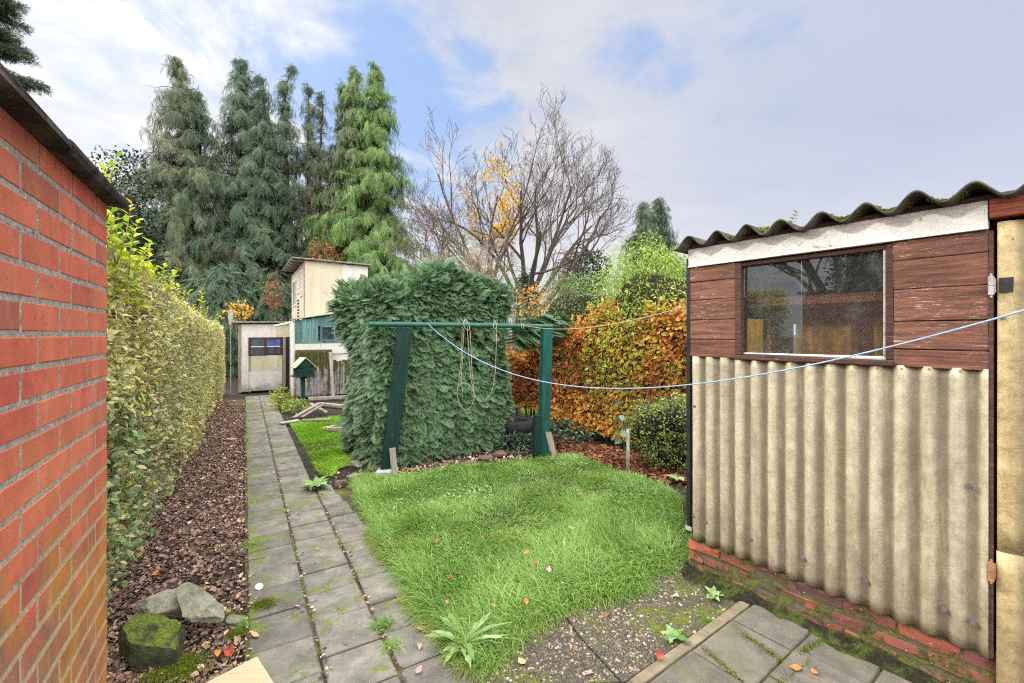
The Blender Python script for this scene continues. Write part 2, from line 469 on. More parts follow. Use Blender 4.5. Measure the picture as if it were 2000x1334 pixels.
    c = m.ramp(m.noise(14, 5, .6, .2, p), [(.3, C(12, 62, 52)), (.7, C(26, 90, 76))])
    c = m.mix(m.sm(m.noise(50, 4, .7, 0, p), .68, .74), c, C(150, 150, 130))
    MT['pipe'] = m.done(m.surf(c, .45, spec=.5))
    # flaking white fascia
    m = N('flaking_white_paint')
    p = m.obj(); v = m.map(p, (.8, 6, 4))
    n = m.noise(4, 6, .7, .9, v); cr = m.vor(20, m.map(p, (1, 1, 1.4)), 'DISTANCE_TO_EDGE')
    c = m.ramp(m.noise(9, 4, .6, .2, p), [(.3, C(184, 179, 171)), (.7, C(206, 202, 194))])
    c = m.mix(m.math('MULTIPLY', m.math('MULTIPLY', m.sm(cr, .02, .0), m.sm(n, .5, .62)), .6), c, C(140, 128, 118))
    c = m.mix(m.sm(n, .60, .64), c, m.ramp(m.noise(24, 4, .7, 0, v), [(.3, C(128, 112, 104)), (.7, C(172, 156, 146))]))
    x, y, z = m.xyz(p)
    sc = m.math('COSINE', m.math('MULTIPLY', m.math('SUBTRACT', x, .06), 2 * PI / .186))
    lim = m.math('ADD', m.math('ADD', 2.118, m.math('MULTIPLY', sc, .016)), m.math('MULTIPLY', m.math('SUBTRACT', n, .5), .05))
    c = m.mix(m.math('MULTIPLY', m.sm(m.math('SUBTRACT', z, lim), -.004, .006), .8), c, m.ramp(m.noise(30, 4, .7, 0, v), [(.3, C(112, 104, 98)), (.7, C(158, 150, 142))]))  # grey scallops along the top: shadow of the roof waves painted in
    MT['fascia'] = m.done(m.surf(c, .65, m.bump(m.math('ADD', n, m.sm(cr, 0, .03)), .5, .003)))
    MT['white_paint'] = simple('old_white_paint', C(190, 184, 174), C(226, 222, 214), 20, .6, .002)
    # asbestos cement roof with lichen
    m = N('cement_roof_sheet')
    p = m.obj(); n = m.noise(10, 6, .7, .3, p)
    c = m.ramp(n, [(.3, C(40, 37, 36)), (.5, C(70, 65, 61)), (.75, C(112, 105, 97))])
    mo = m.sm(m.noise(7, 5, .7, .6, m.map(p, loc=(2, 2, 0))), .54, .64)
    c = m.mix(m.math('MULTIPLY', mo, .55), c, C(86, 96, 46))
    MT['roof'] = m.done(m.surf(c, .95, m.bump(m.noise(50, 5, .7, 0, p), .7, .005)))
    # lichen-blackened grey sheets by the far hut
    m = N('mossy_cement_sheet')
    p = m.obj(); x, y, z = m.xyz(p)
    c = m.ramp(m.noise(8, 6, .7, .3, p), [(.3, C(96, 92, 90)), (.7, C(168, 164, 162))])
    mo = m.sm(m.math('ADD', m.noise(5, 5, .7, .5, m.map(p, (2.2, 1, .35))), m.math('MULTIPLY', z, .28)), .58, .70)
    c = m.mix(mo, c, m.ramp(m.noise(22, 4, .7, 0, p), [(.35, C(44, 42, 30)), (.6, C(84, 82, 40)), (.75, C(130, 128, 110))]))
    MT['mossy_sheet'] = m.done(m.surf(c, .95, m.bump(m.noise(40, 5, .7, 0, p), .7, .01)))
    # far hut panels
    def panel(name, a, b, stain):
        m = N(name)
        p = m.obj(); n = m.noise(4, 6, .65, .2, m.map(p, (1, 1, .4)))
        c = m.ramp(n, [(.3, a), (.7, b)])
        sp = m.sm(m.noise(60, 4, .75, 0, p), .56, .7)
        c = m.mix(m.math('MULTIPLY', sp, .35), c, C(140, 128, 96))
        z = m.xyz(p)[2]
        lo = m.sm(m.math('SUBTRACT', m.noise(6, 5, .7, .3, p), m.math('MULTIPLY', z, 1.3)), .1, .5)
        c = m.mix(m.math('MULTIPLY', lo, .7), c, stain)
        return m.done(m.surf(c, .75, m.bump(m.noise(40, 4, .6, 0, p), .3, .003)))
    MT['cream'] = panel('yellowed_cream_panel', C(174, 165, 140), C(198, 190, 166), C(110, 100, 78))
    MT['white_panel'] = panel('off_white_panel', C(184, 178, 170), C(208, 203, 196), C(104, 98, 82))
    MT['felt'] = simple('grey_roof_felt', C(96, 92, 86), C(150, 146, 136), 9, .95, .01)
    # rock
    m = N('pale_rock')
    p = m.obj(); n = m.noise(9, 8, .7, .4, p)
    c = m.ramp(n, [(.3, C(92, 92, 80)), (.5, C(146, 144, 126)), (.75, C(182, 178, 164))])
    mo = m.sm(m.noise(5, 5, .7, .4, m.map(p, loc=(5, 1, 2))), .55, .68)
    c = m.mix(m.math('MULTIPLY', mo, .6), c, C(92, 98, 62))
    MT['rock'] = m.done(m.surf(c, .92, m.bump(m.math('ADD', n, m.noise(50, 5, .7, 0, p)), .7, .012)))
    m = N('mossy_rock')
    p = m.obj(); n = m.noise(14, 8, .75, .3, p); nz = m.xyz(m.a('NewGeometry').outputs['Normal'])[2]
    c = m.ramp(n, [(.3, C(38, 42, 28)), (.55, C(74, 78, 54)), (.78, C(116, 116, 92))])
    mo = m.sm(m.math('ADD', m.math('MULTIPLY', nz, .35), m.noise(7, 5, .7, .4, p)), .62, .8)
    c = m.mix(mo, c, m.ramp(m.noise(90, 3, .6, 0, p), [(.3, C(74, 88, 30)), (.7, C(132, 146, 62))]))
    MT['mossrock'] = m.done(m.surf(c, .95, m.bump(m.noise(40, 6, .75, 0, p), 1, .02)))
    m = N('moss')
    p = m.pos(); n = m.noise(120, 4, .7, 0, p)
    c = m.ramp(n, [(.3, C(60, 76, 14)), (.7, C(136, 152, 40))])
    MT['moss'] = m.done(m.surf(c, .98, m.bump(n, 1, .01)))
    # window glass: clear pane, reflecting, with dust films
    m = N('dusty_glass')
    p = m.obj()
    d = m.sm(m.noise(6, 6, .75, .6, p), .45, .8); sp = m.sm(m.noise(70, 3, .7, 0, p), .69, .74)
    dust = m.math('ADD', m.math('ADD', m.math('MULTIPLY', d, .18), .045), m.math('MULTIPLY', sp, .35), True)
    fr = m.a('Fresnel', {'IOR': 1.52}).outputs[0]
    fr = m.math('MULTIPLY_ADD', fr, 1.1); m.t.nodes[-1].inputs[2].default_value = .02
    gl = m.a('BsdfGlossy', {'Color': g(.95), 'Roughness': .015}).outputs[0]
    tr = m.a('BsdfTransparent', {'Color': (.9, .92, .92, 1)}).outputs[0]
    df = m.a('BsdfDiffuse', {'Color': C(150, 150, 146)}).outputs[0]
    a = m.a('MixShader', {0: fr, 1: tr, 2: gl}).outputs[0]
    MT['glass'] = m.done(m.a('MixShader', {0: dust, 1: a, 2: df}).outputs[0])
    m = N('dark_glass')
    MT['dark_glass'] = m.done(m.surf(m.ramp(m.noise(5, 3), [(.4, C(40, 46, 52)), (.7, C(74, 80, 88))]), .15, spec=.6))
    m = N('blue_glass')
    MT['blue_glass'] = m.done(m.surf(m.ramp(m.noise(4, 3), [(.4, C(48, 62, 120)), (.7, C(88, 106, 170))]), .2, spec=.6))
    MT['metal'] = simple('galvanised_metal', C(130, 126, 122), C(176, 172, 166), 30, .5, .001)
    MT['rusty'] = simple('rusty_metal', C(120, 78, 56), C(170, 130, 100), 30, .8, .002)
    MT['cap'] = simple('grey_washer', C(74, 72, 76), C(112, 108, 112), 60, .6, .001)
    MT['blackmetal'] = simple('black_slot_shade', C(22, 20, 22), C(46, 42, 42), 20, .6, .002)
    MT['rubber'] = simple('tyre_rubber', C(24, 25, 28), C(46, 47, 50), 20, .8, .004)
    MT['cardboard'] = simple('cardboard', C(196, 164, 132), C(216, 184, 152), 5, .9, .001, stretch=(1, 20, 1))
    MT['blue_rope'] = simple('blue_cord', C(112, 142, 178), C(150, 176, 204), 60, .6, .001)
    MT['beige_rope'] = simple('beige_cord', C(140, 128, 108), C(184, 172, 150), 60, .8, .001)
    MT['white'] = simple('white_plastic', C(216, 218, 224), C(236, 236, 240), 20, .4, .001)
    MT['stone_block'] = simple('grey_stone_block', C(98, 92, 84), C(146, 138, 128), 14, .95, .006)
    MT['brown_block'] = simple('brown_edging_brick', C(88, 68, 60), C(124, 100, 88), 16, .95, .006)
    MT['concrete_foot'] = simple('pale_concrete', C(150, 150, 152), C(186, 186, 188), 20, .9, .004)
    # barks
    MT['bark_grey'] = simple('grey_bark', C(70, 60, 54), C(112, 98, 86), 14, .95, .01, stretch=(3, 3, .6))
    MT['bark_bare'] = simple('bare_tree_bark', C(62, 53, 48), C(100, 86, 75), 6, .95, .01, stretch=(2, 2, .5))
    MT['bark_olive'] = simple('olive_bark', C(84, 76, 56), C(128, 116, 86), 6, .95, .01, stretch=(2, 2, .5))
    MT['bark_dark'] = simple('dark_bark', C(48, 40, 36), C(84, 70, 60), 10, .95, .01, stretch=(3, 3, .5))
    MT['twig'] = simple('pale_twigs', C(112, 96, 76), C(158, 142, 116), 10, .9, .002)
    MT['twig_brown'] = simple('brown_twigs', C(78, 62, 48), C(124, 102, 78), 10, .9, .002)
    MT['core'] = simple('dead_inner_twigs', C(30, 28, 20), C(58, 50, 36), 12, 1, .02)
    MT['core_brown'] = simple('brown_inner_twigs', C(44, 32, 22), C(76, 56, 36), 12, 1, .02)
    # leaves
    MT['privet'] = leaf_mat('privet_leaf', [(0, C(110, 124, 88)), (.18, C(154, 160, 116)), (.40, C(190, 190, 134)), (.62, C(212, 208, 148)), (.8, C(224, 218, 160)), (.92, C(214, 196, 70)), (1, C(212, 164, 60))], .35, .42, .2, 1.6)
    MT['privet_green'] = leaf_mat('privet_green_leaf', [(0, C(88, 116, 72)), (.5, C(134, 158, 104)), (1, C(178, 192, 138))], .3, .4, .25, 3)
    MT['privet_top'] = leaf_mat('privet_shoot_leaf', [(0, C(110, 140, 40)), (.4, C(152, 178, 44)), (.75, C(190, 200, 52)), (.92, C(220, 204, 50)), (1, C(228, 160, 50))], .4, .42, .2, 3)
    MT['conifer'] = leaf_mat('conifer_spray', [(0, C(36, 64, 46)), (.4, C(54, 88, 62)), (.75, C(74, 110, 76)), (.96, C(108, 136, 92)), (1, C(128, 100, 68))], .18, .6, .38, 2.6, C(122, 154, 108))
    MT['cyp_blue'] = leaf_mat('cypress_blue_green', [(0, C(48, 68, 50)), (.5, C(70, 94, 68)), (.9, C(92, 114, 80)), (1, C(124, 104, 72))], .15, .65, .38, .55, C(100, 120, 98))
    MT['cyp_olive'] = leaf_mat('cypress_olive', [(0, C(64, 74, 56)), (.5, C(92, 100, 74)), (.88, C(112, 116, 82)), (1, C(136, 108, 76))], .15, .65, .38, .55, C(118, 126, 92))
    MT['cyp_lime'] = leaf_mat('cypress_yellow_green', [(0, C(64, 92, 52)), (.5, C(94, 126, 66)), (.95, C(122, 148, 80)), (1, C(130, 120, 80))], .18, .65, .38, .6, C(124, 152, 86))
    MT['cyp_brown'] = leaf_mat('cypress_browning', [(0, C(66, 70, 58)), (.5, C(88, 88, 72)), (.8, C(116, 94, 78)), (1, C(146, 92, 72))], .15, .65, .35, .6, C(116, 104, 86))
    MT['rust'] = leaf_mat('rusty_foliage', [(0, C(120, 66, 44)), (.5, C(160, 92, 56)), (1, C(190, 128, 70))], .3, .6, .3, 2)
    MT['spruce'] = leaf_mat('spruce_needle', [(0, C(56, 70, 58)), (.5, C(80, 96, 76)), (1, C(106, 118, 92))], .15, .6, .3, 1)
    MT['holly'] = leaf_mat('dark_evergreen_leaf', [(0, C(30, 48, 36)), (.6, C(48, 70, 50)), (1, C(84, 104, 76))], .15, .4, .3, 2)
    MT['beech'] = leaf_mat('beech_leaf', [(0, C(144, 88, 56)), (.25, C(204, 128, 66)), (.5, C(230, 162, 76)), (.72, C(238, 188, 90)), (.88, C(220, 190, 82)), (1, C(150, 156, 68))], .4, .5, .3, 1.7)
    MT['beech_dark'] = leaf_mat('beech_old_leaf', [(0, C(90, 46, 34)), (.5, C(140, 70, 42)), (1, C(196, 108, 50))], .35, .5, .3, 2)
    MT['box'] = leaf_mat('small_round_leaf', [(0, C(64, 84, 42)), (.4, C(102, 124, 62)), (.75, C(142, 158, 84)), (.95, C(176, 184, 108)), (1, C(200, 170, 70))], .25, .35, .3, 4)
    MT['lime'] = leaf_mat('bright_green_leaf', [(0, C(100, 130, 44)), (.4, C(140, 168, 60)), (.8, C(176, 196, 88)), (1, C(206, 212, 110))], .4, .42, .2, 2.2)
    MT['sage'] = leaf_mat('pale_green_leaf', [(0, C(80, 104, 62)), (.5, C(116, 140, 84)), (1, C(150, 168, 106))], .35, .45, .22, 2)
    MT['yellow'] = leaf_mat('yellow_autumn_leaf', [(0, C(214, 150, 50)), (.5, C(232, 180, 56)), (1, C(240, 206, 90))], .45, .5, .15, 3)
    MT['orange'] = leaf_mat('orange_autumn_leaf', [(0, C(206, 110, 56)), (.5, C(226, 146, 76)), (1, C(236, 180, 96))], .45, .5, .15, 3)
    MT['ivy'] = leaf_mat('ivy_leaf', [(0, C(34, 56, 42)), (.6, C(56, 84, 62)), (1, C(120, 138, 116))], .15, .4, .3, 4)
    MT['weed'] = leaf_mat('weed_leaf', [(0, C(104, 138, 76)), (.5, C(140, 170, 104)), (1, C(176, 198, 142))], .3, .5, .15, 5)
    MT['grass'] = leaf_mat('grass_blade', [(0, C(82, 116, 50)), (.35, C(112, 150, 70)), (.7, C(144, 176, 94)), (.88, C(176, 196, 122)), (1, C(200, 188, 134))], .4, .45, .20, 4.5, C(156, 194, 100))
    MT['grass_lime'] = leaf_mat('bright_grass_blade', [(0, C(104, 150, 36)), (.5, C(140, 186, 52)), (1, C(176, 206, 80))], .4, .5, .25, 3)
    MT['grass_dry'] = leaf_mat('straw_grass_blade', [(0, C(150, 150, 70)), (.5, C(186, 176, 100)), (1, C(204, 180, 124))], .4, .6, .2, 4)
    MT['litter'] = leaf_mat('dead_leaf', [(0, C(58, 44, 42)), (.22, C(104, 82, 76)), (.45, C(146, 118, 106)), (.7, C(182, 150, 132)), (.88, C(214, 186, 158)), (1, C(222, 200, 134))], .12, .65, .3, 5)
    MT['litter_rust'] = leaf_mat('rusty_dead_leaf', [(0, C(84, 50, 38)), (.5, C(134, 84, 60)), (1, C(176, 122, 88))], .12, .65, .3, 5)
    def one(name, a, b):
        m = N(name); n = m.noise(30, 4, .6, .2)
        return m.done(m.surf(m.ramp(n, [(.35, a), (.65, b)]), .6, m.bump(n, .4, .002)))
    MT['fl_pink'] = one('pinkish_dead_leaf', C(176, 124, 118), C(204, 156, 146))
    MT['fl_orange'] = one('orange_dead_leaf', C(196, 104, 50), C(216, 130, 70))
    MT['fl_brown'] = one('brown_dead_leaf', C(120, 70, 54), C(150, 94, 72))
    MT['fl_tan'] = one('tan_dead_leaf', C(188, 140, 108), C(214, 172, 138))
    MT['fl_red'] = one('red_dead_leaf', C(136, 52, 40), C(168, 76, 56))
    MT['fl_cream'] = one('cream_leaf', C(196, 204, 140), C(222, 222, 170))
build_mats()
# ------------------------------------------------------------------ ground, paths
def ground():
    xs = np.concatenate([np.linspace(-400, -14, 9), np.linspace(-12, 8, 120), np.linspace(10, 400, 9)])
    ys = np.concatenate([np.linspace(-60, -2, 5), np.linspace(-1, 16, 110), np.linspace(18, 600, 9)])
    X, Y = np.meshgrid(xs, ys)
    P = np.stack([X, Y, np.zeros_like(X)], -1)
    Z = -0.035 + .014 * fnoise(P, 3.1, 3)
    V = np.stack([X, Y, Z], -1).reshape(-1, 3)
    nx = len(xs)
    i, j = np.meshgrid(np.arange(len(ys) - 1), np.arange(nx - 1), indexing='ij')
    a = (i * nx + j).reshape(-1)
    o = raw_mesh('ground', V, np.stack([a, a + 1, a + 1 + nx, a + nx], -1), MT['soil'], smooth=True)
    tag(o, kind='structure')
ground()

def uvM(u, v, z=0, rot=0.0, tilt=(0, 0)):
    """frame whose x runs across the path (v) and y along it (u)"""
    ang = math.atan2(VD[1], VD[0]) + rot
    p = uv(u, v, z)
    return Matrix.Translation(Vector(p)) @ Matrix.Rotation(ang, 4, 'Z') @ Matrix.Rotation(tilt[0], 4, 'X') @ Matrix.Rotation(tilt[1], 4, 'Y')

def path():
    mb = MB()
    rnd = random.Random(5)
    for col in range(4):
        v0 = .015 + .308 * col
        off = [0, .12, .05, .2][col]
        u = .55 + off
        while True:
            du = rnd.choice([.285, .3, .3, .31, .27])
            if col == 0 and u > 4.6: du *= rnd.choice([1, .78, 1])
            lim = [13.2, 13.2, 4.95, 2.05][col]
            if u > lim: break
            w = .30
            c = uv(u, v0)
            if col == 2 and u > 3.2: w = .30 - .028 * (u - 3.2) / .3
            if col == 2: w = max(w, .12)
            if col == 3 and u > 1.2: w = .24
            z = rnd.uniform(-.006, .006)
            M = uvM(u + du / 2, v0 + w / 2, z, rnd.uniform(-.012, .012), (rnd.uniform(-.012, .012), rnd.uniform(-.012, .012)))
            mb.cbox(-w / 2 + .004, w / 2 - .004, -du / 2 + .004, du / 2 - .004, -.05, 0, .007, rnd.random(), M, .0012)
            u += du + .003
    o = mb.build('path', MT['slab']); tag(o, kind='structure')
    # earth and moss in the joints
    mb = MB()
    def quad(u0, u1, v0, v1, z):
        mb.add([uv(u0, v0, z), uv(u0, v1, z), uv(u1, v1, z), uv(u1, v0, z)], [[0, 1, 2, 3]])
    quad(.4, 13.3, .0, .62, -.013); quad(.4, 4.9, .62, .96, -.0135); quad(.4, 2.0, .96, 1.22, -.014)
    o = mb.build('path_bedding', MT['joint']); tag(o, kind='structure')
path()

SHU = np.array([-.598, .801, 0.]); SHN = np.array([.801, .598, 0.])      # along the shed front (away), into the shed
CORNER = np.array([1.2, 2.97, 0.])
UP0 = np.array([0, 0, 1.])
def patio():
    # flags run with the shed; kerb strip first
    mb = MB(); rnd = random.Random(8)
    ang = math.atan2(-SHU[1], -SHU[0])                                # x axis: towards the camera along the shed, y: into the shed
    e0 = gp(1225, 1334); e1 = gp(1428, 1188)
    ex = nrm(e1 - e0)                                                 # along the edge to the right
    ey = np.array([ex[1], -ex[0], 0])                                 # towards the camera
    A = math.atan2(ex[1], ex[0])
    def M(a, b, z, r=0): return Matrix.Translation(Vector(e0 + ex * a + ey * b + np.array([0, 0, z]))) @ Matrix.Rotation(A + r, 4, 'Z')
    for k in range(5):
        mb.cbox(-.3, .3, -.028, .028, -.08, .013, .004, rnd.random(), M(-.9 + k * .605, .03, rnd.uniform(-.002, .002), rnd.uniform(-.004, .004)), .001)
    o = mb.build('kerb', MT['kerb']); tag(o, kind='structure')
    mb = MB()
    for r in range(6):
        b = .066 + r * .305 + .15
        a = -1.3 + [.1, .0, .17, .08, .2, .05][r]
        while a < 2.2:
            w = .305 if r else .40
            mb.cbox(-w / 2 + .004, w / 2 - .004, -.147, .147, -.05, .0, .006, rnd.random(), M(a + w / 2, b, .016 + rnd.uniform(-.003, .003), rnd.uniform(-.008, .008)), .001)
            a += w + .004
    o = mb.build('patio_paving', MT['patio']); tag(o, kind='structure')
    mb = MB()
    q = [e0 + ex * -1.6 + ey * .0, e0 + ex * -1.6 + ey * 2.2, e0 + ex * 2.6 + ey * 2.2, e0 + ex * 2.6 + ey * .0]
    mb.add([p + np.array([0, 0, .004]) for p in q], [[0, 1, 2, 3]])
    o = mb.build('patio_bedding', MT['joint']); tag(o, kind='structure')
    # damp mossy earth banked along the foot of the shed
    nu, nv = 120, 14; V = []
    for i in range(nu):
        for j in range(nv):
            s = -.05 + 2.0 * i / (nu - 1); f = j / (nv - 1); d = .115 * f * (1 + .25 * math.sin(s * 9) + .15 * math.sin(s * 23 + 1))
            p = CORNER - SHU * s - SHN * (d - .012)
            z = .052 * (1 - f) ** 1.5 + .004
            V.append(p + UP0 * z)
    V = np.array(V); V[:, 2] += .008 * fnoise(V, 40, 77, 3) 
    Fs = [[i * nv + j, i * nv + j + 1, (i + 1) * nv + j + 1, (i + 1) * nv + j] for i in range(nu - 1) for j in range(nv - 1)]
    o = raw_mesh('moss_bank', V, Fs, MT['bank'], smooth=True); tag(o, kind='structure')
    # moss strips standing in the flag joints
    P, Ls = [], []
    for (x0, y0, x1, y1, n) in ((1450, 1235, 1530, 1292, 500), (1370, 1260, 1450, 1330, 300), (1560, 1275, 1620, 1240, 500), (1520, 1334, 1580, 1290, 300)):
        t = RNG.random(n)[:, None]
        for s in t:
            p = gp(x0 + (x1 - x0) * s[0] + RNG.normal(0, 3), y0 + (y1 - y0) * s[0] + RNG.normal(0, 3), .02)
            P.append(p)
    P = np.array(P); P[:, 2] = .012
    n = len(P)
    o = scatter('moss_tufts', kite_tpl(.5), P, UP + rv(n) * .8, rv(n), RNG.uniform(.006, .014, n), MT['moss'])
    tag(o, 'green moss in the joints of the smooth patio flags', kind='stuff')
    # exposed pebble slabs
    def slab(poly, z, seed):
        m2 = MB(); m2.prism([p[:2] for p in poly], -.06, z)
        return m2
    cr0, cr1 = gp(1128, 1242), gp(1212, 1334)
    fl, fr = gp(905, 1262), gp(1352, 1115)
    a = [gp(935, 1345), cr1 + np.array([-.006, 0, 0]), cr0 + np.array([-.006, 0, 0]), gp(1080, 1170), gp(880, 1230)]
    b = [cr1 + np.array([.006, 0, 0]), gp(1221, 1334), gp(1424, 1190), gp(1480, 1160), gp(1400, 1080), gp(1290, 1080), gp(1080, 1165), cr0 + np.array([.006, 0, 0])]
    for poly in (a, b):
        m2 = slab(poly, .006, 0)
        o = m2.build('pebble_paving', MT['matrix']); tag(o, kind='structure')
    # pebbles set in it
    bm = bmesh.new(); bmesh.ops.create_icosphere(bm, subdivisions=1, radius=.5)
    TV = np.array([v.co[:] for v in bm.verts]); TF = np.array([[v.index for v in f.verts] for f in bm.faces]); bm.free()
    TV = TV * np.array([1, 1.25, .7]); TV += RNG.normal(0, .03, TV.shape)
    def inside(P, poly):
        x, y = P[:, 0], P[:, 1]; r = np.zeros(len(P), bool)
        for i in range(len(poly)):
            x0, y0 = poly[i][:2]; x1, y1 = poly[i - 1][:2]
            c = ((y0 > y) != (y1 > y)) & (x < (x1 - x0) * (y - y0) / (y1 - y0 + 1e-12) + x0)
            r ^= c
        return r
    G = RNG.uniform([-.6, 1.7, 0], [2.2, 3.2, 0], (60000, 3))
    k = (inside(G, a) | inside(G, b)) & (fnoise(G, 3.0, 21) + .35 * RNG.normal(size=len(G)) > -.45)
    k &= ~((fnoise(G, 4.1, 22) > .2) & (G[:, 0] > .75) & (RNG.random(len(G)) < .8))
    G = G[k][:13000]; n = len(G)
    G[:, 2] = .007
    d = rv(n); d[:, 2] *= .1
    o = scatter('pebble_surface', (TV, TF), G, d, UP + rv(n) * .25, RNG.gamma(5, .0019, n).clip(.004, .02), MT['pebble'], smooth=True)
    tag(o, 'small mixed pebbles set in the concrete beside the lawn', kind='stuff')
patio()

# ------------------------------------------------------------------ brick outhouse wall on the left
def brickwork(mb, nrow, x0, x1, bl, bh, jl, jb, depth, zstart, rng, ch=.004, jit=.0012, halfstart=0, outy=1, relief=.0015, shift=None):
    for r in range(nrow):
        z = zstart + r * (bh + jb)
        x = x0 - (0 if (r + halfstart) % 2 == 0 else shift or (bl + jl) / 2)
        while x < x1:
            a, b = max(x, x0), min(x + bl, x1)
            if b - a > .02:
                y1 = rng.uniform(-relief, relief)
                mb.cbox(a + rng.uniform(-.001, .001), b + rng.uniform(-.001, .001), -depth, y1, z + rng.uniform(-.001, .001), z + bh + rng.uniform(-.001, .001), ch, rng.random(), None, jit)
            x += bl + jl

WC = np.array([-1.412, 1.553, 0.])
def outhouse():
    t = thing('brick_outhouse', 'red brick outhouse wall streaked with algae under a dark overhanging concrete coping', 'brick wall', WC, math.atan2(-UD[1], -UD[0]))
    rng = random.Random(3)
    mb = MB()
    # courses: a bed joint lies exactly at eye height
    brickwork(mb, 28, 0.0, 2.6, .2180, .0630, .0165, .0130, .1, 1.6 + .00675 - 22 * .076, rng, .0025, .00035, 0, 1, .0006, .092)
    mb.build('brickwork', MT['brick'], t)
    m2 = MB(); m2.cbox(.002, 2.6, -1.4, -.0017, -.05, 2.0495, .001)
    m2.build('mortar', MT['mortar'], t)
    # coping: thin slab with a ragged underside ledge
    m3 = MB()
    for k in range(5):
        m3.cbox(-.05 + k * .62, -.05 + (k + 1) * .62 - .004, -1.5, .050 + .003 * math.sin(k * 5), 2.051, 2.078, .007, None, None, .0025)
    m3.build('coping', MT['coping'], t)
    m5 = MB()
    m5.cbox(.13, .20, -.03, .035, 2.0775, 2.104, .013, None, None, .004)
    m5.build('coping_lump', MT['coping'], t)
outhouse()

# ------------------------------------------------------------------ garden shed on the right
def shed():
    t = thing('garden_shed', 'small shed of ribbed fibreglass and brown boards with a white fascia and long window', 'shed', CORNER, math.atan2(-SHU[1], -SHU[0]))
    rng = random.Random(12)
    L = 1.362
    # plinth
    mb = MB()
    brickwork(mb, 4, -.02, 1.40, .205, .058, .012, .015, .1, -.05, rng, .007, .004, 1)
    # local y points into the shed, so turn the courses round
    V = np.concatenate(mb.v); V[:, 1] *= -1
    mb.v = [V]; mb.f = [f[::-1] for f in mb.f]; mb.r = [np.concatenate(mb.r)]
    V[:, 1] += -.0
    pl = mb.build('brick_plinth', MT['old_brick'], t)
    m = MB(); m.cbox(-.015, 1.395, .004, .11, -.06, .238, .003)
    m.build('mortar', MT['old_mortar'], pl)
    m = MB(); m.cbox(1.0, 1.39, .012, .09, .237, .262, .004, None, None, .002); m.build('tile_sill', MT['fl_orange'], pl)
    # floor, frame, side and back
    m = MB(); m.cbox(0.02, 2.6, .115, 1.5, -.02, .05); m.build('floor', MT['dark_wood'], t)
    m = MB()
    for x in (0.0, .42, .93, 1.325): m.cbox(x, x + .045, .032, .08, .26, 1.452)
    for x in (0.0, 1.325): m.cbox(x, x + .045, .032, .08, 1.4525, 2.03)
    for z in (.262, .85, 1.40): m.cbox(.046, 1.324, .034, .078, z, z + .05)
    m.build('stud_frame', MT['dark_wood'], t)
    m = MB(); corrugated(m, .09, .56, .24, 1.735, .0945, .011, .004, 0); corrugated(m, .66, 1.0, .24, 1.735, .0945, .011, .004, 0); o = m.build('side_sheet', MT['fibre'], t, smooth=True)
    o.rotation_euler.z = PI / 2
    m = MB(); m.cbox(.018, .034, .035, 1.5135, 1.715, 2.155); m.cbox(.018, .034, .975, 1.5135, 0, 1.714); m.cbox(.018, .034, .545, .675, .0, 1.714); m.cbox(.018, .034, .035, .105, .0, 1.714); m.build('side_boards', MT['dark_wood'], t)
    m = MB(); m.cbox(.035, .07, 1.002, 1.058, 0, 1.737); m.build('side_stud', MT['orange_wood'], t)
    m = MB()
    corrugated(m, 0.05, .5, .0, 1.70, .0945, .011, .004, 1.5)
    corrugated(m, .58, 1.0, .0, 1.70, .0945, .011, .004, 1.5)
    m.build('back_sheet', MT['fibre'], t, smooth=True)
    m = MB()
    for x0, x1, z0, z1 in ((.985, 2.6, 0, 2.2), (.0, .984, 1.685, 2.2), (.48, .60, 0, 1.684)): m.cbox(x0, x1, 1.515, 1.54, z0, z1)
    m.cbox(2.6, 2.63, 0.0, 1.54, 0, 2.2); m.cbox(1.05, 1.362, -.003, .012, 1.452, 2.03); m.cbox(.004, .30, -.003, .012, 1.455, 2.03); m.cbox(.0, 2.6, .0, .03, 2.16, 2.19)
    m.build('back_boards', MT['dark_wood'], t)
    m = MB(); m.cbox(.545, .58, 1.42, 1.5, 0, 1.72); m.build('back_stud', MT['orange_wood'], t)
    m = MB(); m.cbox(1.0, 1.06, 1.42, 1.5, 0, 1.72); m.build('back_stud', MT['orange_wood'], t)
    m = MB(); m.cbox(1.25, 1.28, 1.3, 1.38, 0, 1.6); m.build('back_stud', MT['orange_wood'], t)
    m = MB(); m.cbox(.036, 2.5, .40, .44, 1.785, 1.84); m.build('rail', MT['orange_wood'], t)
    m = MB(); m.cbox(.04, .30, .45, .47, 1.845, 1.96); m.build('shelf_board', MT['orange_wood'], t)
    # lower fibreglass sheet
    m = MB(); corrugated(m, .004, L, .245, 1.452, .0945, .0165, .003, -.018, 14, 24, .9, .004, .002)
    sh = m.build('fibreglass_sheet', MT['fibre_front'], t, smooth=True)
    bo = []
    for px, py in ((1381, 1016), (1467, 1048), (1567, 1086), (1688, 1129), (1839, 1184), (1894, 1208), (1889, 945), (1358, 792), (1356, 1004)):
        Y = 3.419 / ((px - 1000) / 870 + .747); s = (2.981 - Y) * 1.248; z = 1.6 - (py - 652) / 870 * Y
        bo.append((s, z, .011))
    for k in range(14): bo.append((.05 + k * .0945 + rng.uniform(-.01, .01), 1.437 + rng.uniform(-.006, .006), .0045))
    for i, (s, z, r) in enumerate(bo):
        m = MB()
        yf = -.0345
        m.tube([(s, yf + .012, z), (s, yf + .0005, z)], r, 12)
        if i < 9: m.tube([(s, yf, z), (s, yf - .005, z)], r * .45, 8)
        m.build('bolt', MT['cap'] if i < 9 else MT['rusty'], sh)
    # brown boarding either side of the window
    m = MB()
    z = 1.452; hs = [.115, .125, .13, .118, .1]
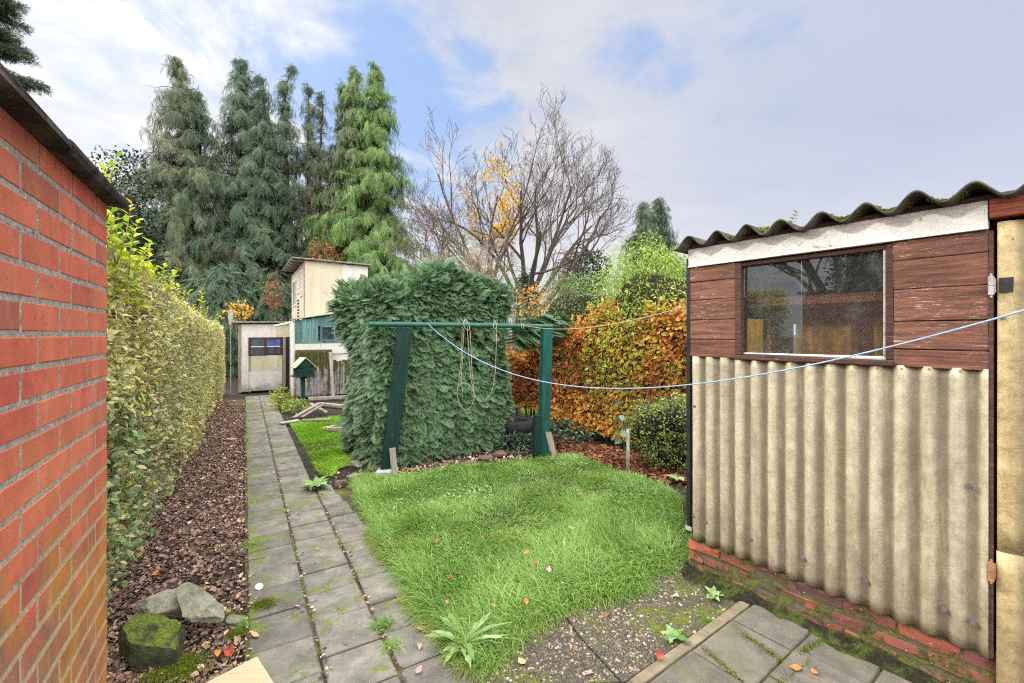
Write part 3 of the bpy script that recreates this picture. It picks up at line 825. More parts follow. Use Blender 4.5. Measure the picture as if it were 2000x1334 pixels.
    for h in hs:
        m.cbox(.002, .302, -.026 + rng.uniform(-.002, .001), -.006, z, min(z + h - .004, 2.034), .003, rng.random(), None, .001); z += h
    m.build('left_boards', MT['brown_boards'], t)
    m = MB()
    z = 1.445; hs = [.085, .13, .15, .135, .13]
    for h in hs:
        m.cbox(1.052, 1.362, -.026 + rng.uniform(-.002, .001), -.006, z, min(z + h - .004, 2.036), .003, rng.random(), None, .001); z += h
    m.build('right_boards', MT['brown_boards'], t)
    # window
    wf = MB()
    wf.cbox(.303, .337, -.032, .05, 1.475, 2.03, .004); wf.cbox(1.022, 1.051, -.026, .05, 1.475, 2.03, .004)
    wf.cbox(.338, 1.021, -.02, .05, 2.006, 2.03, .004)
    w = wf.build('window', MT['dark_wood'], t)
    m = MB(); m.cbox(.296, 1.056, -.042, .05, 1.446, 1.474, .005, None, None, .001); m.build('sill', MT['dark_wood'], w)
    m = MB(); m.cbox(.340, 1.02, -.012, .004, 1.4745, 1.488, .005, None, None, .0025); m.build('putty', MT['white_paint'], w)
    m = MB(); m.cbox(1.012, 1.021, -.0215, .0, 1.4885, 2.004, .003); m.build('bead', MT['grey_board'], w)
    m = MB(); m.cbox(.338, .652, .010, .014, 1.476, 2.006, .0008); m.build('pane', MT['glass'], w)
    m = MB(); m.cbox(.649, 1.021, .0045, .0085, 1.476, 2.006, .0008); m.build('pane', MT['glass'], w)
    # fascia
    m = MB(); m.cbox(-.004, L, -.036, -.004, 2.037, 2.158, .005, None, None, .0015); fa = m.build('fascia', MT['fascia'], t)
    m = MB(); m.cbox(-.004, L, -.043, -.0365, 2.037, 2.047, .002); m.build('bead', MT['white_paint'], fa)
    m = MB(); m.tube([(1.15, -.03, 2.132), (1.152, -.052, 2.118)], .003, 6); m.build('nail', MT['rusty'], fa)
    # corner trim
    m = MB(); m.cbox(-.022, .002, -.03, .03, .275, 2.10, .003); tr = m.build('corner_trim', MT['blackmetal'], t)
    m = MB(); m.cbox(-.026, .016, -.034, -.0305, .295, .325, .001); m.build('bracket', MT['metal'], tr)
    m = MB(); m.cbox(L + .001, L + .014, -.03, .06, .25, 2.03, .002); m.build('jamb', MT['dark_wood'], t)
    m = MB(); m.cbox(L + .004, 2.6, -.045, .06, 2.078, 2.158, .004); m.build('door_lintel', MT['red_beam'], t)
    # door: ribbed sheet on a frame, hung on two barrel hinges
    m = MB(); corrugated(m, 1.386, 2.28, .70, 2.062, .146, .010, .003, -.019, 16, 12, 2.4, .002, .002)
    corrugated(m, 1.384, 2.28, .06, .703, .146, .010, .003, -.0245, 16, 8, 2.4, .002, .002)
    d = m.build('door', MT['fibre_door'], t, smooth=True)
    m = MB()
    for x0, x1, z0, z1 in ((1.39, 1.44, .06, 2.05), (2.22, 2.27, .06, 2.05), (1.441, 2.219, 2.0, 2.05), (1.441, 2.219, 1.0, 1.05), (1.441, 2.219, .06, .11)): m.cbox(x0, x1, .003, .04, z0, z1)
    m.build('door_frame', MT['dark_wood'], d)
    for z, mt in ((1.80, 'metal'), (.615, 'rusty')):
        m = MB(); x = 1.371
        m.tube([(x, -.045, z - .038), (x, -.045, z - .001)], .0095, 12); m.tube([(x, -.045, z + .001), (x, -.045, z + .038)], .0095, 12)
        m.tube([(x, -.045, z - .05), (x, -.045, z + .05)], .004, 8)
        m.cbox(x + .002, x + .012, -.042, -.012, z - .03, z + .03, .001)
        m.build('hinge', MT[mt], d)
    m = MB(); m.cbox(1.392, 1.432, -.036, -.0335, 1.80 - .03, 1.80 + .03, .001, None, None, .0008); m.build('hinge_patch', MT['blackmetal'], d)
    for i, (x, z, r) in enumerate(((1.402, 1.668, .008), (1.43, 1.985, .004), (1.47, 1.2, .004), (1.46, .72, .004))):
        m = MB(); m.tube([(x, -.03, z), (x, -.037, z)], r, 10); m.build('bolt', MT['cap'], d)
    # roof sheet: waves run in to the back, their ends show along the front
    m = MB()
    x0, x1, pit = -.075, 2.7, .186
    nx, ny = int((x1 - x0) / pit * 14), 8
    xs = np.linspace(x0, x1, nx); ys = np.linspace(-.095, 1.62, ny)
    X, Yg = np.meshgrid(xs, ys)
    Z = 2.198 + .035 * np.cos(2 * PI * (X - (.028)) / pit) - .03 * Yg + .005 * np.sin(X * 7) + .003 * np.sin(X * 17)
    Yg = Yg + .012 * np.sin(X * 9) * (Yg < -.05)
    A = np.stack([X, Yg, Z], -1).reshape(-1, 3); B = A - np.array([0, 0, .010])
    n = nx * ny; Fs = []
    for i in range(ny - 1):
        for j in range(nx - 1):
            q = [i * nx + j, i * nx + j + 1, (i + 1) * nx + j + 1, (i + 1) * nx + j]
            Fs.append(q); Fs.append([a + n for a in q[::-1]])
    for j in range(nx - 1):
        Fs.append([j + 1, j, j + n, j + 1 + n]); k = (ny - 1) * nx + j; Fs.append([k, k + 1, k + 1 + n, k + n])
    for i in range(ny - 1):
        a, b = i * nx, (i + 1) * nx; Fs.append([a, b, b + n, a + n])
    m.add(np.concatenate([A, B]), Fs)
    m.build('roof', MT['roof'], t, smooth=True)
    m = MB(); m.cbox(.03, 2.58, .09, .14, 2.05, 2.15); m.build('rafter', MT['dark_wood'], t)
    m = MB(); m.cbox(.03, 2.58, 1.4, 1.45, 2.0, 2.1); m.build('rafter', MT['dark_wood'], t)
    R = Matrix.Rotation(math.atan2(-SHU[1], -SHU[0]), 4, 'Z')
    def loc(x, y, z): return np.array((R @ Vector((x, y, z)))[:]) + CORNER
    # moss cushions in the valleys of the roof edge, and a seedling
    labels = ['flat green moss cushion in the roof valley nearest the shed corner', 'green moss cushion in the roof valley left of the seedling', 'thick green moss in the roof valley above the middle of the window', 'dark moss cushion in the roof valley above the right window edge', 'bright green moss cushion in the roof valley nearest the door']
    for i, k in enumerate((1, 2, 4, 5, 6)):
        x = .028 + pit * (k + .5) - pit * (0 if k < 6 else .0)
        n = 900
        q = RNG.normal(0, 1, (n, 3)).clip(-1.6, 1.6) * np.array([.036, .04, .009])
        P = np.array([loc(x + a, -.06 + abs(b), 2.168 + abs(c) + 8 * a * a) for a, b, c in q])
        o = scatter('moss_cushion', kite_tpl(.6), P, UP + rv(n) * .9, rv(n), RNG.uniform(.008, .018, n), MT['moss'], None)
        tag(o, labels[i], 'moss', 'moss cushions on the shed roof edge')
    n = 2600
    q = nrm(RNG.normal(size=(n, 3))) * RNG.uniform(.7, 1, (n, 1)); q[:, 2] = np.abs(q[:, 2])
    P = np.array([loc(.29 + a * .13, .34 + b * .1, 2.215 + c * .075) for a, b, c in q])
    o = scatter('moss_mound', kite_tpl(.6), P, q + rv(n) * .8, rv(n), RNG.uniform(.012, .03, n), MT['box'])
    tag(o, 'yellowish green mound of moss on top of the shed roof', 'moss')
    s = thing('roof_seedling', 'tiny leafy seedling growing from the shed roof edge', 'plant', loc(.60, -.03, 2.185))
    b = loc(.60, -.03, 2.185); tp = b + np.array([.035, -.02, .085])
    m = MB(); m.tube([b, (b + tp) / 2 + np.array([.004, 0, .01]), tp], .0016, 5); m.build('stem', MT['twig'], s, True)
    P = np.array([b + (tp - b) * f for f in (.35, .35, .55, .55, .75, .75, .95, .95, 1.0)])
    d = np.array([(-.8, -.4, .4), (.9, .2, .3)] * 4 + [(.2, 0, 1)]); 
    scatter('foliage', leaf_tpl(.5), P, d, np.tile(UP, (9, 1)), .032, MT['privet_green'], s)
shed()
# ------------------------------------------------------------------ vegetation
LEAF = leaf_tpl(.52); LEAF_W = leaf_tpl(.72, .1, .12); LANCE = leaf_tpl(.26, .1, .22); KITE = kite_tpl(.5)
FROND = frond_tpl(8, .40, .085, .3, True); FROND_LO = frond_tpl(8, .26, .12, .6)
STICK = (np.array([(-.5, 0, -.3), (.5, 0, -.3), (0, 0, .6), (-.3, 1, -.2), (.3, 1, -.2), (0, 1, .35)]),
         np.array([(0, 1, 4), (0, 4, 3), (1, 2, 5), (1, 5, 4), (2, 0, 3), (2, 3, 5)]))

def blob_box(name, c0, c1, thick, h0, h1, mat, parent, z0=0.0, r=None):
    """irregular inner mass of dead twigs between two base points"""
    pass

def sticks(name, P, d, L, w, mat, parent):
    n = len(P)
    L = np.broadcast_to(L, (n,))
    return scatter(name, STICK, P, d, rv(n), L, mat, parent, wscale=np.broadcast_to(w, (n,)) / L)

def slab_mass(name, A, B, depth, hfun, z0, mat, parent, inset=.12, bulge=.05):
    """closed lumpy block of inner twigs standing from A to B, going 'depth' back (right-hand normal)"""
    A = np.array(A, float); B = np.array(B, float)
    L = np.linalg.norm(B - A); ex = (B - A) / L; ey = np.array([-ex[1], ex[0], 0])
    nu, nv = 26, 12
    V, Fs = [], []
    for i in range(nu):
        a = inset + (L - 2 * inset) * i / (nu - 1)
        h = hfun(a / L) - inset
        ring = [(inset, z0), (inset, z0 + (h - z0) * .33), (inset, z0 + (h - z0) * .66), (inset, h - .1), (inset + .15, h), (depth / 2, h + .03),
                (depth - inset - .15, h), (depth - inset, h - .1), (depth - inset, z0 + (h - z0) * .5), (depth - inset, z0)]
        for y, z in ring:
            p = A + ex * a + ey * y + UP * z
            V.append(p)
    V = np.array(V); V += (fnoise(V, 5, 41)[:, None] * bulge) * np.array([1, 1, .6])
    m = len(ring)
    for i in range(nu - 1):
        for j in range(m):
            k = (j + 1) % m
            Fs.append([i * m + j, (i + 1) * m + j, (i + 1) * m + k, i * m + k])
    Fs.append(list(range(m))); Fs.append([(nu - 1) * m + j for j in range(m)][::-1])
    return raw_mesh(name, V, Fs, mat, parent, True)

def hedge_points(A, B, depth, hfun, n, z0=.1, faces=('f', 't', 'a', 'b'), deep=.16, lump=.1, lsc=2.2, seed=1):
    """points and normals through the outer skin of a clipped hedge; 'a','b' are its ends"""
    A = np.array(A, float); B = np.array(B, float)
    L = np.linalg.norm(B - A); ex = (B - A) / L; ey = np.array([-ex[1], ex[0], 0])
    hm = hfun(.5)
    ar = {'f': L * (hm - z0), 't': L * depth, 'a': depth * (hm - z0), 'b': depth * (hm - z0), 'k': L * (hm - z0)}
    tot = sum(ar[f] for f in faces)
    Ps, Ns = [], []
    for f in faces:
        k = int(n * ar[f] / tot)
        u, w = RNG.random(k), RNG.random(k)
        dd = RNG.random(k) ** 1.6 * deep
        if f in 'fk':
            h = hfun(u); z = z0 + (h - z0) * w
            y = dd if f == 'f' else depth - dd
            rd = np.clip((z - (h - .25)) / .25, 0, 1) ** 2 * .12
            y = y + rd if f == 'f' else y - rd
            P = A + ex * (L * u)[:, None] + ey * y[:, None] + UP * z[:, None]
            nn = np.tile(-ey if f == 'f' else ey, (k, 1)) + UP * (rd * 5)[:, None]
        elif f == 't':
            h = hfun(u); P = A + ex * (L * u)[:, None] + ey * (depth * w)[:, None] + UP * (h - dd)[:, None]
            nn = np.tile(UP, (k, 1))
        else:
            uu = 0.0 if f == 'a' else 1.0
            h = hfun(np.full(k, uu)); P = A + ex * (L * uu) + ey * (depth * u)[:, None] + UP * (z0 + (h - z0) * w)[:, None]
            sg = 1 if f == 'a' else -1
            P = P + ex * sg * dd[:, None]; nn = np.tile(-ex * sg, (k, 1))
        Ps.append(P); Ns.append(nn)
    P = np.concatenate(Ps); Nn = nrm(np.concatenate(Ns))
    P = P + Nn * (lump * fnoise(P, lsc, seed, 3))[:, None]
    return P, Nn

def leafy(name, P, Nn, L, tpl, mat, parent, out=.5, rnd_=.9, droop=.25, up=.7, rnd=None):
    n = len(P)
    d = Nn * out + rv(n) * rnd_ - UP * droop
    z = Nn * .5 + UP * up + rv(n) * .55
    return scatter(name, tpl, P, d, z, L, mat, parent, rnd=rnd)

# --- long privet hedge on the left of the path
def privet():
    A = uv(2.55, -.63); B = uv(13.0, -.44)
    t = thing('privet_hedge', 'long pale yellowish green privet hedge running beside the dead leaf bed to the far hut', 'hedge', A)
    hf = lambda u: 2.12 - .36 * np.asarray(u) ** .8
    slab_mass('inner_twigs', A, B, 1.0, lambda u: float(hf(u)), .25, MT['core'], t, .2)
    # leaf skin: dense near the camera, by distance
    P, Nn = hedge_points(A, B, 1.0, hf, 120000, .12, ('f', 't', 'a'), .2, .10, 2.0, 5)
    u = (P - A) @ UD
    keep = RNG.random(len(P)) < np.clip(1.05 - u / 16, .35, 1)
    low = np.clip((.5 - P[:, 2]) / .5, 0, 1)
    keep &= RNG.random(len(P)) > low * .55
    thin = fnoise(P, 2.7, 9)
    keep &= ~((thin < -.45) & (P[:, 2] < 1.1) & (u < 4) & (RNG.random(len(P)) < .75))
    keep &= ~((u < .45) & (P[:, 2] < .5))
    P, Nn, u = P[keep], Nn[keep], u[keep]
    P = P + VD * (np.clip(.6 - P[:, 2], 0, .6) * .22)[:, None] * (fnoise(P, 1.3, 6) > -.2)[:, None]
    L = RNG.gamma(9, .0037, len(P)).clip(.016, .062) * (1 + .2 * np.clip(u / 8, 0, 1))
    grn = (fnoise(P, 2.6, 12) + .3 * RNG.normal(size=len(P)) > .38) & (u < 3.6) & (P[:, 2] < 1.25) & (RNG.random(len(P)) < .62)
    rn = np.clip(RNG.beta(2.2, 2.2, len(P)) + .22 * fnoise(P, 2.2, 14), 0, 1)
    yel = RNG.random(len(P)) < .05; rn[yel] = RNG.uniform(.93, 1, yel.sum()); rn[~yel] = np.minimum(rn[~yel], .88)
    leafy('foliage', P[~grn], Nn[~grn], L[~grn], LEAF, MT['privet'], t, .4, .9, .2, .6, rn[~grn])
    leafy('foliage', P[grn], Nn[grn], L[grn] * 1.15, LEAF_W, MT['privet_green'], t, .4, .8, .2, .7)
    # twigs that show between the leaves
    P, Nn = hedge_points(A, B, 1.0, hf, 34000, .05, ('f', 't'), .22, .07, 2.0, 5)
    u = (P - A) @ UD; k = RNG.random(len(P)) < np.clip(1.1 - u / 7, .12, 1); P, Nn = P[k], Nn[k]
    sticks('twigs', P - Nn * .03, Nn * .5 + rv(len(P)) * .8 + UP * .7, RNG.uniform(.05, .16, len(P)), RNG.uniform(.0022, .005, len(P)), MT['twig'], t)
    # stems at the foot
    mb = MB()
    for k in range(44):
        uu = RNG.uniform(2.6, 9); b = uv(uu, -.92 + RNG.normal(0, .05))
        if k < 6: b = uv(2.75 + .12 * k, -.86 + RNG.normal(0, .03))
        q = [b, b + np.array([RNG.normal(0, .03), RNG.normal(0, .03), .25]), b + np.array([RNG.normal(0, .06), RNG.normal(0, .06), .6]), b + np.array([RNG.normal(0, .1), RNG.normal(0, .1), 1.1])]
        mb.tube(q, np.array([.017, .014, .011, .006]) * RNG.uniform(.7, 1.5), 6)
    mb.build('stems', MT['bark_olive'], t, True, True)
    # unclipped shoots along the top
    Ps, Ds, Ls, tips = [], [], [], MB()
    spots = [(3.15, -.74, .46), (3.3, -.70, .42), (3.05, -.8, .26), (3.5, -.72, .30), (3.75, -.75, .26), (3.9, -.7, .30), (4.3, -.74, .26), (4.6, -.7, .2), (3.2, -.6, .22), (3.6, -.62, .16)]
    spots += [(RNG.uniform(2.9, 6.5), -.8 + RNG.normal(0, .12), RNG.uniform(.08, .2)) for _ in range(40)] + [(RNG.uniform(6, 11), -.75 + RNG.normal(0, .12), RNG.uniform(.05, .16)) for _ in range(30)]
    for (uu, vv, hh) in spots:
        h0 = float(hf((uu - 2.55) / 10.45)); b = uv(uu, vv, h0 - .1)
        lean = np.array([RNG.uniform(.0, .45), RNG.uniform(-.2, .2), 1.0])
        tp = b + nrm(lean) * (hh + .12)
        tips.tube([b, (b + tp) / 2 + rv(1)[0] * .01, tp], np.array([.004, .003, .0015]), 4)
        m = int(7 + hh * 44)
        f = np.linspace(.12, 1, m)
        Ps.append(b + (tp - b) * f[:, None]); Ds.append(nrm(np.stack([np.cos(np.arange(m) * 2.4), np.sin(np.arange(m) * 2.4), np.full(m, .35)], -1)) + nrm(lean) * .4)
        Ls.append(RNG.uniform(.04, .062, m))
    tips.build('shoots', MT['twig'], t, True, True)
    P = np.concatenate(Ps); D = np.concatenate(Ds)
    scatter('shoot_foliage', LEAF, P, D, UP + rv(len(P)) * .4, np.concatenate(Ls), MT['privet_top'], t)
    # yellow-green growth crowding the near top corner
    P, Nn = hedge_points(uv(2.55, -.7), uv(5.6, -.7), .8, lambda u: np.full_like(np.asarray(u, float), 2.14), 13000, 1.75, ('f', 't', 'a'), .2, .09, 2.4, 31)
    h = np.clip((P[:, 2] - 1.7) / .5, 0, 1) * np.clip(1.25 - (P - A) @ UD / 3.4, 0, 1); k = RNG.random(len(P)) < h
    leafy('top_foliage', P[k] + Nn[k] * .03, Nn[k], RNG.uniform(.035, .058, k.sum()), LEAF, MT['privet_top'], t, .5, .8, .15, .7)
privet()

# --- clipped conifer behind the clothes frame
def conifer_block():
    A = np.array([-1.60, 5.22, 0]); B = np.array([-.03, 6.42, 0])
    t = thing('conifer_hedge', 'square clipped conifer with feathery dark green sprays behind the clothes frame', 'hedge', A)
    hf = lambda u: 1.93 + .45 * np.sin(PI * (.12 + .62 * np.clip(np.asarray(u, float), 0, 1))) + .03 * np.sin(np.asarray(u, float) * 17)
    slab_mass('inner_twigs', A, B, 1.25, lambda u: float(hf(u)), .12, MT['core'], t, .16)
    P, Nn = hedge_points(A, B, 1.25, hf, 29000, .06, ('f', 't', 'a', 'b'), .17, .15, 2.3, 17)
    kk = ~((fnoise(P, 5.5, 18, 3) < -.42) & (RNG.random(len(P)) < .75)); P, Nn = P[kk], Nn[kk]
    # the left side leans out towards the top, the foot is thin
    ex = nrm(B - A); ey = np.array([-ex[1], ex[0], 0])
    a = (P - A) @ ex
    P = P - ex * (np.clip(P[:, 2] - 1.2, 0, 1) * .10 * np.clip(1 - a / .8, 0, 1))[:, None]
    P = P + ex * (np.clip(.5 - P[:, 2], 0, .5) * .3 * np.clip((a - 1.2) / .7, 0, 1))[:, None] * -1
    n = len(P)
    side = RNG.choice([-1, 1], n)[:, None] * ex * .75
    up = np.clip((P[:, 2] - 1.75) / .5, -.1, 1)[:, None]
    d = Nn * .8 + side * RNG.uniform(.1, 1, (n, 1)) - UP * .42 + UP * up * .75 + rv(n) * .5
    z = UP * .8 + Nn * .7 + rv(n) * .5
    scatter('foliage', FROND, P - Nn * .05, d, z, RNG.gamma(8, .0132, n).clip(.045, .19), MT['conifer'], t)
    kk = RNG.random(n) < .05
    sticks('twigs', P[kk] - Nn[kk] * .04, Nn[kk] * .7 + rv(kk.sum()) * .7 + UP * .3, RNG.uniform(.06, .2, kk.sum()), .0045, MT['twig_brown'], t)
    # loose plumes rising from the top
    k = 3000
    u = RNG.random(k); w = RNG.random(k)
    P = A + ex * (np.linalg.norm(B - A) * u)[:, None] + ey * (1.25 * w)[:, None] + UP * (hf(u) - .18 + .17 * RNG.random(k) * (1 + 1.3 * fnoise(np.stack([u * 9, w * 5, u], -1), 1, 8)))[:, None]
    d = UP * .55 + rv(k) * .65 - ey * .25
    scatter('plumes', FROND, P, d, rv(k) * .6 - ey * .5 + UP * .4, RNG.uniform(.08, .19, k), MT['conifer'], t)
    mb = MB()
    for q in (0.25, .6, .9, 1.3, 1.65):
        b = A + ex * q + ey * .5
        mb.tube([b, b + UP * .6, b + UP * 1.8], np.array([.05, .045, .02]), 7)
    mb.build('stems', MT['bark_dark'], t, True, True)
    # right-hand side branches reaching past the frame
    k = 420
    tt = RNG.random(k)
    c = np.array([.02, 6.75, 0]) + np.stack([tt * .75, tt * .55, 1.50 + .30 * RNG.random(k) + tt * .14], -1) + rv(k) * .1
    d = np.array([.85, .1, .12]) + rv(k) * .45 - UP * .25
    scatter('side_branch_foliage', FROND, c, d, UP + rv(k) * .4, RNG.uniform(.16, .30, k), MT['conifer'], t)
    mb = MB()
    for k in range(6):
        b = np.array([-.1, 6.8, 1.45 + .05 * k]); mb.tube([b, b + np.array([.4, .25, .08]), b + np.array([.8, .55, .12 + .03 * k])], np.array([.012, .009, .003]), 5)
    mb.build('side_branch', MT['bark_dark'], t, True, True)
conifer_block()

# --- copper beech hedge on the right boundary
def beech():
    A = np.array([-.55, 8.55, 0]); B = np.array([2.35, 5.42, 0])
    t = thing('beech_hedge', 'copper and gold autumn beech hedge along the right boundary beside the shed', 'hedge', B)
    hf = lambda u: 1.24 + .56 * np.clip((np.asarray(u, float) - .18) / .38, 0, 1) + .06 * np.sin(np.asarray(u, float) * 23) + .05 * np.sin(np.asarray(u, float) * 41 + 1)
    slab_mass('inner_twigs', A, B, .7, lambda u: float(hf(u)), .38, MT['core_brown'], t, .17)
    zb = .14
    P, Nn = hedge_points(A, B, .7, hf, 19000, zb, ('f', 't', 'b'), .2, .16, 2.2, 23)
    k = ~((fnoise(P, 2.4, 60) < -.25) & (P[:, 2] < .32)); P, Nn = P[k], Nn[k]
    n = len(P)
    tone = .5 + .22 * fnoise(P, 1.2, 24) - .30 * np.clip(P[:, 2] - 1.0, -.6, 1) * .7 + RNG.normal(0, .2, n)
    tone = np.clip(tone, 0, .9)
    gr = RNG.random(n) < np.clip(.03 + .42 * (fnoise(P, 1.9, 28) > .22) * (P[:, 2] > .85) + .25 * (P[:, 2] > 1.65), 0, 1); tone[gr] = RNG.uniform(.9, 1, gr.sum())
    leafy('foliage', P, Nn, RNG.uniform(.05, .085, n), LEAF_W, MT['beech'], t, .55, .75, .45, .5, tone)
    P, Nn = hedge_points(A, B, .7, hf, 5000, .5, ('f', 't'), .3, .08, 2.6, 23)
    leafy('old_foliage', P, Nn, RNG.uniform(.05, .07, len(P)), LEAF_W, MT['beech_dark'], t, .4, .9, .4, .5)
    P, Nn = hedge_points(A, B, .7, hf, 2600, .05, ('f', 't'), .3, .05, 2.6, 23)
    sticks('twigs', P, UP * 1.1 + rv(len(P)) * .6 + Nn * .3, RNG.uniform(.08, .25, len(P)), RNG.uniform(.003, .006, len(P)), MT['twig_brown'], t)
    mb = MB(); ex = nrm(B - A); ey = np.array([-ex[1], ex[0], 0])
    for q in np.linspace(.15, 4.1, 22):
        b = A + ex * (q + RNG.normal(0, .05)) + ey * RNG.uniform(.2, .45)
        mb.tube([b, b + np.array([RNG.normal(0, .03), RNG.normal(0, .03), .4]), b + np.array([RNG.normal(0, .08), 0, 1.2])], np.array([.02, .016, .008]) * RNG.uniform(.6, 1.3), 6)
    # a few taller sprigs
    mb.build('stems', MT['bark_grey'], t, True, True)
    Ps = []
    for k in range(120):
        u = RNG.uniform(.40, .99); b = A + ex * (u * 4.27) + ey * RNG.uniform(.1, .5) + UP * (float(hf(u)) - .05)
        for f in np.linspace(0, 1, 9): Ps.append(b + np.array([RNG.normal(0, .03), RNG.normal(0, .03), f * RNG.uniform(.12, .34)]))
    P = np.array(Ps); n = len(P)
    scatter('shoot_foliage', LEAF_W, P, rv(n) + UP * .4, UP + rv(n) * .5, RNG.uniform(.045, .075, n), MT['beech'], t, rnd=RNG.uniform(.2, 1.0, n))
beech()

def mound(name, label, cat, c, rad, n, L, tpl, mat, twig, stems=5, droop=.15, up=.6, lump=.2, seed=3, core=True, group=None, zmin=.05, twn=0, mid=None):
    """free-growing shrub: leaves through the outer part of a lumpy ellipsoid standing on the ground"""
    c = np.array(c, float); rad = np.array(rad, float)
    t = thing(name, label, cat, (c[0], c[1], 0), 0, group)
    q = rv(n); r = RNG.uniform(.62, 1.0, n) ** .7
    r = r * (1 + lump * fnoise(q * 2.2 + seed, 2.0, seed, 3))
    P = c + q * rad * r[:, None]
    k = P[:, 2] > zmin; P, q = P[k], q[k]
    n = len(P)
    leafy('foliage', P, q, RNG.uniform(L * .7, L * 1.25, n), tpl, mat, t, .5, .8, droop, up)
    if core:
        bm = bmesh.new(); bmesh.ops.create_icosphere(bm, subdivisions=3, radius=1)
        V = np.array([v.co[:] for v in bm.verts]); Fi = np.array([[v.index for v in f.verts] for f in bm.faces]); bm.free()
        V = V * (1 + lump * fnoise(V * 2.2 + seed, 2.0, seed, 3))[:, None]
        V = c + V * rad * .66; V[:, 2] = np.maximum(V[:, 2], zmin)
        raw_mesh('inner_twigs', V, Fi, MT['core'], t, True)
    mb = MB()
    for k in range(stems):
        b = np.array([c[0] + RNG.normal(0, rad[0] * .15), c[1] + RNG.normal(0, rad[1] * .15), 0]); e = c + rv(1)[0] * rad * .7; e[2] = c[2] + abs(e[2] - c[2])
        mb.tube([b, (b + e) / 2 + rv(1)[0] * .05 * rad[2], e], np.array([.02, .014, .005]) * max(.5, rad[2]), 5)
    mb.build('stems', twig, t, True, True)
    if twn:
        q = rv(twn); P = c + q * rad * RNG.uniform(.5, 1.02, twn)[:, None]; P = P[P[:, 2] > zmin]
        sticks('twigs', P, q[:len(P)] + rv(len(P)) * .7 + UP * .5, RNG.uniform(.06, .2, len(P)), .0035, twig, t)
    return t

mound('green_shrub', 'tall bright yellow green shrub rising above the beech hedge next to the shed roof', 'shrub', (2.32, 6.75, 1.40), (1.12, .8, 1.56), 19000, .062, LANCE, MT['lime'], MT['bark_olive'], 9, .1, .5, .30, 4, twn=400)
mound('green_shrub', 'pale green willowy shrub behind the beech hedge near the clothes frame post', 'shrub', (1.22, 8.1, 1.42), (1.0, .7, 1.48), 16000, .055, LANCE, MT['sage'], MT['bark_olive'], 8, .1, .5, .30, 9, twn=400)
mound('low_shrub', 'low rounded small leaved green bush below the beech hedge by the shed corner', 'shrub', (1.88, 5.28, .42), (.48, .32, .48), 6500, .029, LEAF_W, MT['box'], MT['bark_grey'], 9, .1, .6, .5, 12, twn=420)
mound('low_shrub', 'grey green ivy clump on the ground beyond the right frame post', 'ivy', (.62, 6.75, .1), (.62, .45, .2), 1500, .05, LEAF_W, MT['ivy'], MT['twig_brown'], 4, .1, .8, .3, 19, core=False, zmin=.01, twn=120)
mound('low_shrub', 'feathery grey green herb below the dark tyres', 'plant', (.06, 6.12, .06), (.32, .2, .17), 700, .06, LANCE, MT['ivy'], MT['twig_brown'], 3, .0, .6, .3, 29, core=False, zmin=.01)
mound('yellow_shrub', 'low yellow green leafy plant beside the path near the bird house', 'shrub', gp(549, 800) + UP * .22, (.24, .22, .26), 420, .045, LEAF_W, MT['privet_top'], MT['twig'], 6, .1, .6, .5, 31, core=False, twn=80)
mound('low_shrub', 'little green leafy plant between the golden shrub and the bird house post', 'plant', gp(578, 806) + UP * .1, (.24, .2, .2), 420, .045, LEAF_W, MT['lime'], MT['twig'], 3, .1, .6, .25, 33, core=False, zmin=.01)

